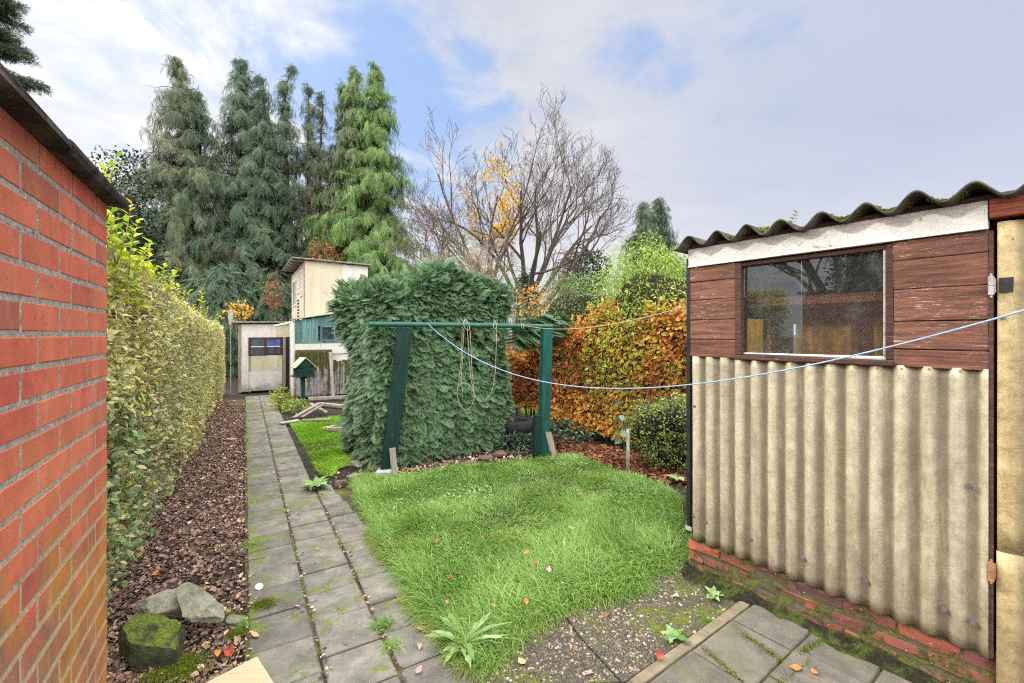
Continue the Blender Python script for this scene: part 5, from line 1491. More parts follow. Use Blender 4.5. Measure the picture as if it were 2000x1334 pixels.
# ------------------------------------------------------------------ clothes frame and lines
def lerp(a, b, f): return np.array(a) + (np.array(b) - np.array(a)) * f
FL, FR = np.array([-1.63, 5.08, 1.712]), np.array([.53, 5.90, 1.697])
def frame():
    bl = gp(757, 924); bl[2] = 0; br = gp(1061, 892); br[2] = 0
    t = thing('clothes_frame', 'dark green clothes line frame of two painted posts under a round pipe', 'clothes frame', bl, 0)
    ax = nrm(FR - FL); ax[2] = 0; A = math.atan2(ax[1], ax[0])
    def post(b, tp, w, d, name, mt):
        b = np.array(b) - bl; tp = np.array(tp) - bl
        v = tp - b; L = np.linalg.norm(v)
        Z = Vector(v / L); X = Vector((math.cos(A), math.sin(A), 0)); Y = Z.cross(X).normalized(); X = Y.cross(Z)
        M = Matrix((X, Y, Z)).transposed().to_4x4()
        M.translation = Vector(b)
        m = MB(); m.cbox(-w / 2, w / 2, -d / 2, d / 2, -.05, L, .006, None, None, .001)
        o = m.build(name, MT[mt], t); o.matrix_local = M
        return o
    post(bl, lerp(FL, FR, .175) - UP * .035, .17, .065, 'left_post', 'post_green')
    p = post(br, lerp(FL, FR, .965) - UP * .03, .125, .11, 'right_post', 'post_bright')
    post(br + np.array([-.085, -.06, 0]), br + np.array([-.075, -.06, .56]), .10, .09, 'spur_post', 'post_green')
    m = MB(); m.tube([FL - bl, lerp(FL, FR, .5) - bl + np.array([0, 0, .004]), FR - bl], .030, 16)
    o = m.build('crossbar', MT['pipe'], t, smooth=False)
    m = MB(); m.cbox(-.11, .11, -.09, .09, -.02, .05, .012, None, None, .003); o = m.build('foot_block', MT['concrete_foot'], t); o.location = (0.0, -.02, 0)
    # wedges
    for nm, lab, px, py, L, w, rx, ry, mt in (('wooden_wedge', 'pale grey wooden peg leaning on the foot of the left frame post', 772, 934, .33, .065, -.22, -.07, 'grey_wood'),
                                     ('wooden_wedge', 'weathered split stake leaning against the right frame post', 1083, 893, .33, .07, -.10, -.22, 'grey_wood')):
        p = gp(px, py); p[2] = 0
        m = MB(); m.cbox(-w / 2, w / 2, -.02, .02, -.02, L, .005, None, None, .003)
        if px > 1000:
            m.cbox(-w / 2 - .012, -w / 2 + .012, -.018, .018, .08, L + .02, .004)
        o = m.build(nm, MT[mt]); o.location = p; o.rotation_euler = (rx, ry, A)
        tag(o, lab, 'stake')
frame()

def ropes():
    # blue line: knot on the bar, long sag, up past the shed to the house
    a = np.array([-1.02, 5.31, 1.70]); b = np.array([1.69, 1.40, 1.725])
    f = np.linspace(0, 1.25, 60)
    P = a + (b - a) * f[:, None]; P[:, 2] = 1.222 + 1.98 * (f - .51) ** 2 ; P[0, 2] = 1.735
    m = MB(); m.tube(P, .0036, 6)
    kn = [a + np.array([.03 * math.cos(s), .004 * s, .034 * math.sin(s)]) * 1.05 + np.array([-.02, -.01, .0]) for s in np.linspace(0, 14, 40)]
    m.tube(kn, .0055, 6)
    o = m.build('blue_clothes_line', MT['blue_rope'], smooth=True); tag(o, 'light blue clothes line sagging from the green crossbar across the shed front', 'clothes line')
    a = np.array([.14, 5.735, 1.71]); b = np.array([1.225, 3.02, 1.80])
    f = np.linspace(0, 1, 40); P = a + (b - a) * f[:, None]; P[:, 2] += -.40 * f * (1 - f)
    m = MB(); m.tube(P, .0036, 6); kn = [a + np.array([.004 * s - .03, .034 * math.cos(s), .034 * math.sin(s) - .012]) for s in np.linspace(0, 13, 36)]; m.tube(kn, .005, 6)
    o = m.build('beige_clothes_line', MT['beige_rope'], smooth=True); tag(o, 'beige clothes line running from the crossbar end to the shed corner', 'clothes line')
    # coil hanging from the bar
    Yb = 5.50
    def q(px, py, dy=0): return dp(px, py, Yb + dy - .02)
    def spl(pts, n=12):
        pts = np.array(pts); out = []
        pp = np.concatenate([[2 * pts[0] - pts[1]], pts, [2 * pts[-1] - pts[-2]]])
        for i in range(1, len(pp) - 2):
            for s in np.linspace(0, 1, n, endpoint=False):
                p0, p1, p2, p3 = pp[i - 1:i + 3]
                out.append(.5 * ((2 * p1) + (-p0 + p2) * s + (2 * p0 - 5 * p1 + 4 * p2 - p3) * s * s + (-p0 + 3 * p1 - 3 * p2 + p3) * s ** 3))
        out.append(pts[-1]); return np.array(out)
    m = MB()
    strands = [
        [q(967, 626), q(970, 640), q(969, 680), q(967, 730), q(960, 765), q(946, 783), q(933, 782), q(925, 765), q(916, 752), q(905, 748), q(896, 757)],
        [q(907, 628), q(904, 680), q(901, 735), q(899, 752)],
        [q(912, 628), q(914, 660), q(916, 700), q(920, 740), q(926, 770), q(922, 790), q(912, 800), q(901, 794), q(893, 770), q(896, 745), q(901, 700), q(903, 640)],
        [q(917, 630), q(920, 680), q(922, 725), q(926, 765), q(927, 775)],
        [q(899, 735), q(903, 755), q(903, 769)],
        [q(910, 624, .02), q(905, 632, -.03), q(912, 645, -.02), q(917, 640, -.02), q(911, 624, .03)],
        [q(908, 624, .02), q(903, 636, -.03), q(907, 648, -.02)],
        [q(967, 626, .03), q(963, 636, -.03), q(968, 642, -.03), q(971, 630, -.01)]]
    for i, s in enumerate(strands):
        s = spl(s); s = s + np.array([0, .008 * math.sin(i * 2.1), 0]); m.tube(s, .0034, 6)
    o = m.build('hanging_rope', MT['beige_rope'], smooth=True); tag(o, 'beige rope hung in loose loops over the green crossbar', 'rope')
ropes()

# ------------------------------------------------------------------ stones, blocks, boards and other loose things
def rock(name, label, c, size, rot, seed, mat, cuts=9, cat='rock', rough=.13, sub=5):
    rg = np.random.default_rng(seed)
    bm = bmesh.new(); bmesh.ops.create_icosphere(bm, subdivisions=sub, radius=1)
    V = np.array([v.co[:] for v in bm.verts]); Fi = np.array([[v.index for v in f.verts] for f in bm.faces]); bm.free()
    V = V / np.maximum(np.abs(V).max(1, keepdims=True), 1e-6) ** .45
    for k in range(cuts):
        nn = nrm(rg.normal(size=3)); dd = rg.uniform(.46, .8)
        s = V @ nn; V = V - np.maximum(s - dd, 0)[:, None] * nn * .98
    V = V * (1 + rough * fnoise(V, 3, seed, 3) + .35 * rough * fnoise(V, 12, seed + 1, 3))[:, None]
    V = V * np.array(size) / 2
    o = raw_mesh(name, V, Fi, mat, None, False, False)
    o.location = [float(a) for a in c]; o.rotation_euler = rot
    tag(o, label, cat); return o
c = gp(297, 1302)
rock('mossy_rock', 'dark green mossy boulder beside the brick wall foot', (c[0], c[1] + .07, .075), (.32, .25, .26), (.12, .1, -.35), 3, MT['mossrock'], 14)
c = gp(372, 1252)
rock('pale_rock', 'pale angular flat stone resting against the mossy boulder', (c[0], c[1] + .09, .115), (.42, .24, .15), (.22, .16, -.28), 9, MT['rock'], 24)
c = gp(300, 1235)
rock('grey_rock', 'grey stone half hidden behind the mossy boulder', (c[0] - .01, c[1] + .10, .08), (.34, .2, .2), (.1, -.1, .1), 14, MT['rock'], 18)
for i, (px, py, s, mt, lab, rz) in enumerate((
    (692, 920, (.17, .12, .11), 'stone_block', 'squarish grey stone on top of the edging at the conifer foot', .3),
    (689, 942, (.22, .12, .08), 'stone_block', 'low grey edging stone at the lawn corner beside the path', .45),
    (735, 922, (.16, .1, .08), 'brown_block', 'brown brick tucked under the conifer by the left frame post', .2),
    (945, 904, (.26, .1, .09), 'brown_block', 'brown edging brick left of the other one behind the lawn', .55),
    (972, 893, (.28, .1, .09), 'brown_block', 'brown edging brick nearest the dark tyres', .5),
    (905, 912, (.24, .1, .07), 'brown_block', 'low brown edging brick in the soil under the middle of the conifer', .4),
    (664, 948, (.12, .09, .05), 'brown_block', 'small reddish stone in the soil near the leafy weed', .8),
    (448, 860, (.16, .1, .03), 'fl_tan', 'flat tan tile lying on the dead leaf bed', .3),
    (452, 1222, (.10, .08, .05), 'stone_block', 'small mossy brown stone between the pale stone and the path', .2))):
    p = gp(px, py)
    rock('edging_stone', lab, (p[0], p[1] + s[1] / 2, s[2] / 2 - .01), s, (RNG.normal(0, .06), RNG.normal(0, .06), rz), 40 + i, MT[mt], 5, 'stone', .03, 3)

def tyres():
    for i, (z, lab, dx) in enumerate(((.19, 'upper dark rubber tyre of the small stack beside the conifer', 0), (.03, 'lower dark rubber tyre of the small stack beside the conifer', .03))):
        p = gp(1012, 872)
        t = thing('tyre', lab, 'tyre', (p[0] + dx, p[1] + .2, z), 0, 'stacked tyres')
        n, k = 28, 12; V, Fs = [], []
        prof = [(.14, .02), (.17, .0), (.24, .0), (.27, .03), (.275, .08), (.27, .13), (.24, .16), (.17, .16), (.14, .14), (.15, .08)]
        for a in range(n):
            c, s = math.cos(2 * PI * a / n), math.sin(2 * PI * a / n)
            for r, zz in prof: V.append((r * c, r * s, zz))
        m_ = len(prof)
        for a in range(n):
            for j in range(m_):
                b = (a + 1) % n; j2 = (j + 1) % m_
                Fs.append([a * m_ + j, b * m_ + j, b * m_ + j2, a * m_ + j2])
        raw_mesh('casing', V, Fs, MT['rubber'], t, False, True)
tyres()

def stake_sapling():
    b = gp(1226, 922); b[2] = 0
    t = thing('support_stake', 'pale round stake standing at the lawn edge before the beech hedge', 'stake', b)
    m = MB(); m.tube([(0, 0, -.03), (.004, 0, .25), (.0, 0, .50)], np.array([.021, .02, .018]), 10); m.build('pole', MT['grey_board'], t, smooth=True)
    s = thing('ivy_sapling', 'thin sapling with a few large blue green leaves beside the pale stake', 'plant', b + np.array([-.03, .04, 0]))
    m = MB(); st = b + np.array([-.03, .04, 0]); tp = st + np.array([-.05, -.02, .86]); m.tube([st, (st + tp) / 2 + np.array([.02, 0, 0]), tp], .005, 5); m.build('stem', MT['twig_brown'], s, True)
    P = np.array([st + (tp - st) * f + rv(1)[0] * .03 for f in (.3, .45, .55, .6, .75, .8, .95)]); d = rv(7); d[:, 2] = -.4; d[:, 1] = -.6
    scatter('foliage', LEAF_W, P, d, np.tile([0, -1, .5], (7, 1)), RNG.uniform(.07, .12, 7), MT['ivy'], s)
stake_sapling()

def boards():
    def board(px, py, L, w, th, yaw, pitch, lab, mt='grey_wood', z=.012, name='loose_board'):
        p = gp(px, py); m = MB(); m.cbox(-L / 2, L / 2, -w / 2, w / 2, 0, th, .004, None, None, .002)
        o = m.build(name, MT[mt]); o.location = (p[0], p[1], z); o.rotation_euler = (0, pitch, yaw); tag(o, lab, 'board')
    board(600, 812, .62, .10, .025, 1.1, -.33, 'grey board propped up with its end beside the path under the bird house', z=.10)
    board(613, 812, .58, .07, .025, 1.12, -.33, 'narrow grey board propped parallel to the other beside the bird house post', z=.10)
    board(566, 826, .34, .12, .02, 1.0, 0, 'flat mossy board lying at the path edge below the golden shrub', 'grey_board')
    board(622, 805, .75, .06, .03, -.75, .12, 'thin grey batten slanting down towards the small lawn', z=.07)
    board(618, 823, .5, .05, .03, .1, 0, 'low grey batten along the back of the small lawn')
    board(664, 836, .55, .07, .035, .75, -.05, 'white topped batten lying by the conifer on the small lawn', 'grey_board', z=.03)
    board(668, 842, .5, .06, .05, .05, 0, 'dark grey batten lying beside the white topped one', 'grey_wood')
    board(655, 780, 1.2, .09, .07, .38, 0, 'long grey log lying in front of the leaning pale board', 'grey_wood')
    board(650, 795, .85, .08, .06, -.5, 0, 'shorter log lying crosswise on the bare soil by the conifer', 'grey_wood')
    p0 = gp(1160, 972); p1 = gp(1192, 970)
    m = MB(); p0[2] = p1[2] = .08; m.tube([p0, (p0 + p1) / 2 + np.array([0, 0, .006]), p1], .007, 6); m.tube([p0 - np.array([.09, 0, 0]), p0], .003, 5)
    o = m.build('stick', MT['bark_dark']); tag(o, 'dark broken stick lying on the lawn grass', 'stick')
    # cardboard in the corner
    q = [gp(385, 1340, .03), gp(502, 1281, .03), gp(535, 1334, .03), gp(560, 1420, .03), gp(420, 1480, .03)]
    m = MB(); m.prism([a[:2] for a in q], .018, .026)
    for i, v in enumerate(m.v[0]): v[2] += .05 * (v[0] - q[0][0]) * .2
    o = m.build('cardboard_sheet', MT['cardboard']); tag(o, 'torn piece of brown cardboard lying on the path', 'cardboard')
    # white plastic lid scrap
    p = gp(506, 1150); m = MB(); m.tube([(0, 0, 0), (0, 0, .003), (0, 0, .009)], np.array([.024, .024, .020]), 16)
    o = m.build('plastic_cap', MT['white']); o.location = (p[0], p[1], .012); o.rotation_euler = (.35, .2, 0); tag(o, 'small white plastic cap lying on the mossy path edge', 'cap')
boards()

# ------------------------------------------------------------------ weeds
def rosette(label, c, n, L, W, rise, mat, seed, name='weed', lobes=0, droop=.5):
    rg = np.random.default_rng(seed)
    t = thing(name, label, 'weed', c)
    V, Fs, rr = [], [], []
    for i in range(n):
        a = 2.4 * i + rg.normal(0, .3); l = L * rg.uniform(.55, 1.1); w = W * rg.uniform(.8, 1.2)
        e = rise * rg.uniform(.5, 1.3)
        o = np.array([math.cos(a), math.sin(a), 0]); sd = np.array([-o[1], o[0], 0])
        m = 9; i0 = len(V); rnd = rg.random()
        for k in range(m):
            s = k / (m - 1)
            p = np.array(c) + o * (l * s * math.cos(e * (1 - s))) + UP * (l * (math.sin(e) * s - droop * math.sin(e) * s * s) + .012)
            ww = w * (math.sin(PI * (.08 + .9 * s ** .8)) ** .8) * (1 - lobes * .45 * (k % 2))
            for f in (-1, 0, 1):
                V.append(p + sd * ww * f + UP * (abs(f) * ww * .3 + rg.normal(0, .003))); rr.append(rnd)
        for k in range(m - 1):
            for f in (0, 1):
                q = i0 + k * 3 + f; Fs.append([q, q + 1, q + 4, q + 3])
    raw_mesh('leaves', V, Fs, MT[mat], t, True, False, {'rnd': rr, 'tip': np.zeros(len(rr))})
rosette('large leafy pale weed at the front corner of the lawn by the path', gp(905, 1268), 30, .235, .022, .8, 'weed', 1, lobes=1)
rosette('leafy weed clump growing on the path beside the lawn corner', gp(616, 955), 24, .19, .032, .7, 'weed', 2)
rosette('small lobed weed on the pebble slab next to the patio edge', gp(1315, 1250), 9, .10, .022, .5, 'weed', 3, lobes=1)
rosette('tiny weed at the foot of the shed plinth', gp(1392, 1168), 9, .075, .016, .7, 'weed', 4)
rosette('pale weed in the lawn edge near the shed corner', gp(1300, 1010), 13, .15, .024, .6, 'weed', 5, lobes=1)
rosette('small pale weed in the leaf litter left of the shed trim', gp(1324, 940), 8, .12, .03, .6, 'weed', 6)
rosette('young weed in the grass beside the shed plinth', gp(1318, 1062), 10, .11, .02, .5, 'weed', 7)
rosette('flat little weed on the lawn close to the pale weed', gp(1262, 1038), 9, .10, .02, .5, 'weed', 8)

# ------------------------------------------------------------------ grass
def inside(P, poly):
    x, y = P[:, 0], P[:, 1]; r = np.zeros(len(P), bool)
    for i in range(len(poly)):
        x0, y0 = poly[i][:2]; x1, y1 = poly[i - 1][:2]
        r ^= ((y0 > y) != (y1 > y)) & (x < (x1 - x0) * (y - y0) / (y1 - y0 + 1e-12) + x0)
    return r

def blades(name, P, L, width, lean, mat, seed, flow=1.0, bend=1.1):
    """ribbon blades that rise and arch over along a wandering direction"""
    rg = np.random.default_rng(seed); n = len(P)
    az = 2.0 * fnoise(P, 4.2, seed, 3) * flow + rg.normal(0, .95, n) + 3.6
    d = np.stack([np.cos(az), np.sin(az), np.zeros(n)], -1); sd = np.stack([-d[:, 1], d[:, 0], np.zeros(n)], -1)
    e0 = np.clip(1.35 - lean * rg.random(n), .25, 1.5)
    k = 5; V = np.zeros((n, 2 * k - 1, 3)); p = P.copy()
    for i in range(k):
        s = i / (k - 1); w = (width * (1 - s ** 1.6))[:, None]
        if i == k - 1: V[:, 2 * i] = p
        else: V[:, 2 * i] = p - sd * w; V[:, 2 * i + 1] = p + sd * w
        e = e0 - bend * lean * (s + .12) * rg.uniform(.7, 1.3, n)
        p = p + (d * np.cos(e)[:, None] + UP * np.sin(e)[:, None]) * (L / (k - 1))[:, None]
        p[:, 2] = np.maximum(p[:, 2], P[:, 2] + .004)
    T = []
    for i in range(k - 2): T += [(2 * i, 2 * i + 1, 2 * i + 3), (2 * i, 2 * i + 3, 2 * i + 2)]
    i = k - 2; T.append((2 * i, 2 * i + 1, 2 * i + 2))
    T = np.array(T); m = 2 * k - 1
    Fc = (T[None] + (np.arange(n) * m)[:, None, None]).reshape(-1, 3)
    tip = np.tile(np.repeat(np.linspace(0, 1, k), 2)[:m], n)
    rn = np.clip(.5 + .16 * fnoise(P, 3.3, seed + 5) + rg.normal(0, .24, n), 0, 1)
    return raw_mesh(name, V.reshape(-1, 3), Fc, MT[mat], None, False, False, {'rnd': np.repeat(rn, m), 'tip': tip})

LAWN = [gp(*q) for q in ((688, 950), (700, 935), (760, 938), (850, 925), (930, 912), (1010, 902), (1098, 892), (1170, 905), (1215, 925), (1290, 950), (1330, 975), (1342, 1040), (1335, 1068), (1300, 1110), (1262, 1120), (1240, 1150), (1190, 1165), (1120, 1178), (1080, 1205), (1050, 1215), (1000, 1255), (960, 1300), (920, 1295), (890, 1250), (860, 1220), (830, 1195), (800, 1150), (765, 1090), (735, 1040), (700, 985))]
def lawn():
    # turf mat under the blades
    m = MB(); n = len(LAWN); ctr = np.mean(LAWN, 0)
    V = [ctr + UP * .03] + [p * .55 + ctr * .45 + UP * .028 for p in LAWN] + [p + UP * .002 for p in LAWN]
    Fs = [[0, 1 + i, 1 + (i + 1) % n] for i in range(n)] + [[1 + i, 1 + n + i, 1 + n + (i + 1) % n, 1 + (i + 1) % n] for i in range(n)]
    V = np.array(V)
    if np.cross(V[1] - V[0], V[2] - V[0])[2] < 0: Fs = [f[::-1] for f in Fs]
    m.add(V, Fs); o = m.build('lawn_turf', MT['soil'], smooth=True); tag(o, kind='structure')
    lo, hi = np.min(LAWN, 0), np.max(LAWN, 0)
    G = RNG.uniform(lo, hi, (230000, 3)); G[:, 2] = .012
    G = G[inside(G, LAWN)]
    ds = G[:, 1]
    keep = RNG.random(len(G)) < np.clip(1.25 - (ds - 2) / 5.5, .45, 1)
    cl = fnoise(G, 9, 71, 2)
    keep &= RNG.random(len(G)) < .8 + .2 * np.clip(cl + .6, 0, 1)
    G = G[keep][:125000]
    L = .094 + .045 * np.clip(fnoise(G, 3.2, 72) + .5, 0, 1.4) + .05 * np.clip(fnoise(G, 8, 73), 0, 1); L = L * RNG.uniform(.55, 1.25, len(G))
    dist = G[:, 1]
    L = L * np.clip(1.15 - (dist - 2.5) * .10, .75, 1.15)
    o = blades('grass', G, L, RNG.gamma(6, .00040, len(G)).clip(.0010, .0045), np.clip(1.0 + .35 * fnoise(G, 7, 75, 2), .4, 1.5), 'grass', 81); tag(o, 'long lush green grass of the small lawn, lying over in tufts', kind='stuff')
    # fringe that flops over the edges
    Ps = []
    for i in range(len(LAWN)):
        a, b = LAWN[i - 1], LAWN[i]; k = int(np.linalg.norm(b - a) * 2600)
        f = RNG.random(k)[:, None]; Ps.append(a + (b - a) * f + RNG.normal(0, .03, (k, 3)))
    P = np.concatenate(Ps); P[:, 2] = .008
    near = P[:, 1] < 3.6
    P = P[near & (fnoise(P, 6, 90) > -.5)]
    o = blades('grass', P, RNG.uniform(.06, .15, len(P)), RNG.uniform(.001, .0021, len(P)), 1.1, 'grass', 83, .6); tag(o, 'green grass fringe flopping over the lawn edges', kind='stuff')
    left = (P[:, 0] < -.15) & (RNG.random(len(P)) < .55) | (RNG.random(len(P)) < .06)
    Q = P[left] + RNG.normal(0, .03, (left.sum(), 3)) * np.array([1, 1, 0])
    o = blades('grass', Q, RNG.uniform(.05, .13, len(Q)), RNG.uniform(.001, .002, len(Q)), 1.2, 'grass_dry', 85, .5); tag(o, 'straw coloured grass along the path side of the lawn', kind='stuff')
    # clover and small broad leaves down among the blades
    G2 = RNG.uniform(np.min(LAWN, 0), np.max(LAWN, 0), (26000, 3)); G2 = G2[inside(G2, LAWN) & (fnoise(G2, 4.3, 130, 2) > .18)][:2600]
    G2[:, 2] = RNG.uniform(.02, .075, len(G2)); k = len(G2)
    o = scatter('clover', LEAF_W, G2, rv(k) * np.array([1, 1, .3]), UP + rv(k) * .4, RNG.uniform(.012, .028, k), MT['weed']); tag(o, 'small broad clover leaves growing low in the lawn grass', kind='stuff')
    # small back lawn
    B = [gp(*q) for q in ((566, 826), (600, 820), (660, 812), (690, 818), (700, 850), (690, 905), (662, 912), (650, 928), (625, 925), (606, 892), (588, 862))]
    lo, hi = np.min(B, 0), np.max(B, 0)
    G = RNG.uniform(lo, hi, (90000, 3)); G[:, 2] = -.02; G = G[inside(G, B)]
    G = G[RNG.random(len(G)) < .35 + .65 * (fnoise(G, 3, 95) > -.35)][:26000]
    o = blades('grass', G, RNG.uniform(.03, .08, len(G)), RNG.uniform(.002, .0036, len(G)), .8, 'grass_lime', 87); tag(o, 'short bright green grass patch beside the path in front of the bird house', kind='stuff')
    # strip of grass seen under the beech
    G = RNG.uniform([.2, 7.6, -.02], [1.1, 9.5, -.02], (9000, 3))
    o = blades('grass', G, RNG.uniform(.06, .13, len(G)), RNG.uniform(.002, .004, len(G)), .6, 'grass_lime', 88); tag(o, 'bright green grass glimpsed below the beech hedge behind the right frame post', kind='stuff')
    # tufts in the paving
    for i, (px, py, r, k, lab) in enumerate(((752, 1222, .055, 260, 'grass tuft in the paving joint beside the lawn, further from the camera'), (772, 1262, .05, 200, 'grass tuft in the paving joint, nearer the camera'), (497, 1063, .06, 200, 'bright grass tuft on the mossy left path edge'), (478, 1222, .03, 130, 'little grass tuft between the pale stone and the path'), (470, 792, .22, 420, 'bright grass clump at the far end of the dead leaf bed'), (1385, 1215, .02, 70, 'tiny grass tuft in the patio corner joint'), (520, 845, .03, 60, 'small grass tuft in the far path joint'))):
        c = gp(px, py); P = c + RNG.normal(0, r * .5, (k, 3)) * np.array([1, 1, 0]); P[:, 2] = -.004
        o = blades('grass_tuft', P, RNG.uniform(.035, .085, k) * (1.5 if r > .1 else 1), np.full(k, .0014 if r < .1 else .003), 1.1, 'grass', 200 + i, .0)
        tag(o, lab, 'grass tuft', 'grass tufts in the paving')
lawn()

# ------------------------------------------------------------------ dead leaves
CURL = (np.array([(0, 0, .0), (.30, .25, .14), (.34, .6, .2), (0, 1, .12), (-.34, .6, .2), (-.30, .25, .14), (0, .5, -.02)]), LEAF[1])
def litter():
    n = 90000
    u = 1.7 + 11.0 * RNG.random(n) ** 1.55; v = RNG.uniform(-1.2, .03, n)
    P = uv(0, 0) + UD * u[:, None] + VD * v[:, None]
    P[:, 2] = -.03 + np.abs(RNG.normal(0, .012, n)) + .03 * np.clip(fnoise(P, 3, 99), 0, 1)
    bare = fnoise(P, 2.3, 97, 3)
    dens = np.where((u < 3.7) & (v > -.35), .45, 1.0) * np.where(u < 2.45, .4, 1)
    k = (bare > np.where(u > 4.3, -.75, -.08)) & (RNG.random(n) < dens) & (RNG.random(n) < np.clip(1.4 - (v > -.02) * 1.0, 0, 1))
    P, u = P[k], u[k]; n = len(P)
    d = rv(n); d[:, 2] *= .3
    rn = np.clip(RNG.beta(1.6, 2.2, n) + .12 * (u < 3.2), 0, 1)
    o = scatter('leaf_litter', CURL, P, d, UP + rv(n) * .55, RNG.gamma(7, .0036, n).clip(.010, .050), MT['litter'], None, rn); tag(o, 'brown and purplish dead leaves covering the bed beside the path', kind='stuff')
    # dead leaves on the ground under the beech and by the frame
    n = 9000
    A, B = np.array([-.2, 7.6, 0]), np.array([2.15, 4.9, 0])
    f = RNG.random(n)[:, None]; P = A + (B - A) * f + RNG.normal(0, .17, (n, 3)) * np.array([1, 1, 0]); P[:, 2] = -.02 + np.abs(RNG.normal(0, .012, n))
    P = P[~inside(P, LAWN) | (RNG.random(n) < .04)]; n = len(P)
    o = scatter('leaf_litter', CURL, P, rv(n) * np.array([1, 1, .3]), UP + rv(n) * .6, RNG.uniform(.03, .065, n), MT['litter_rust'], None); tag(o, 'rusty fallen beech leaves on the ground under the hedge', kind='stuff')
    n = 1500
    f = RNG.random(n); P = np.array([-1.9, 4.9, 0]) + f[:, None] * np.array([2.2, 1.2, 0]) + RNG.normal(0, .16, (n, 3)) * np.array([1, 1, 0]); P[:, 2] = -.02
    o = scatter('leaf_litter', CURL, P, rv(n) * np.array([1, 1, .3]), UP + rv(n) * .6, RNG.uniform(.02, .05, n), MT['litter'], None); tag(o, 'brown dead leaf scraps in the soil under the clipped conifer', kind='stuff')
    # scraps along the path joints and lawn side
    Ps = []
    for v0, uu0, uu1, k, s in ((.325, 2, 9, 260, .012), (.015, 2, 9, 120, .02), (.63, 2, 4.9, 120, .012), (.95, 2.0, 4.9, 260, .04), (.5, 2, 11, 110, .2)):
        u = RNG.uniform(uu0, uu1, k); Ps.append(UD * u[:, None] + VD * (v0 + RNG.normal(0, s, k))[:, None])
    P = np.concatenate(Ps); P[:, 2] = .006 + np.abs(RNG.normal(0, .003, len(P))); n = len(P)
    o = scatter('leaf_litter', CURL, P, rv(n) * np.array([1, 1, .1]), UP + rv(n) * .4, RNG.uniform(.008, .026, n), MT['litter'], None); tag(o, 'small leaf scraps caught in the joints of the path', kind='stuff')
    # scraps of leaf blown over the lawn
    G = RNG.uniform(np.min(LAWN, 0), np.max(LAWN, 0), (400, 3)); G = G[inside(G, LAWN)][:120]; G[:, 2] = RNG.uniform(.07, .11, len(G)); n = len(G)
    o = scatter('leaf_litter', CURL, G, rv(n) * np.array([1, 1, .3]), UP + rv(n) * .6, RNG.uniform(.015, .038, n), MT['litter_rust'], None); tag(o, 'small brown leaf scraps scattered over the lawn', kind='stuff')
    # twigs on the bed
    n = 260; u = 1.9 + 6 * RNG.random(n) ** 1.6; P = UD * u[:, None] + VD * RNG.uniform(-.8, .0, n)[:, None]; P[:, 2] = .0
    d = rv(n); d[:, 2] = 0
    o = sticks('twig_litter', P, d, RNG.uniform(.05, .22, n), RNG.uniform(.002, .005, n), MT['twig_brown'], None); tag(o, 'thin fallen twigs scattered over the dead leaf bed', kind='stuff')
litter()

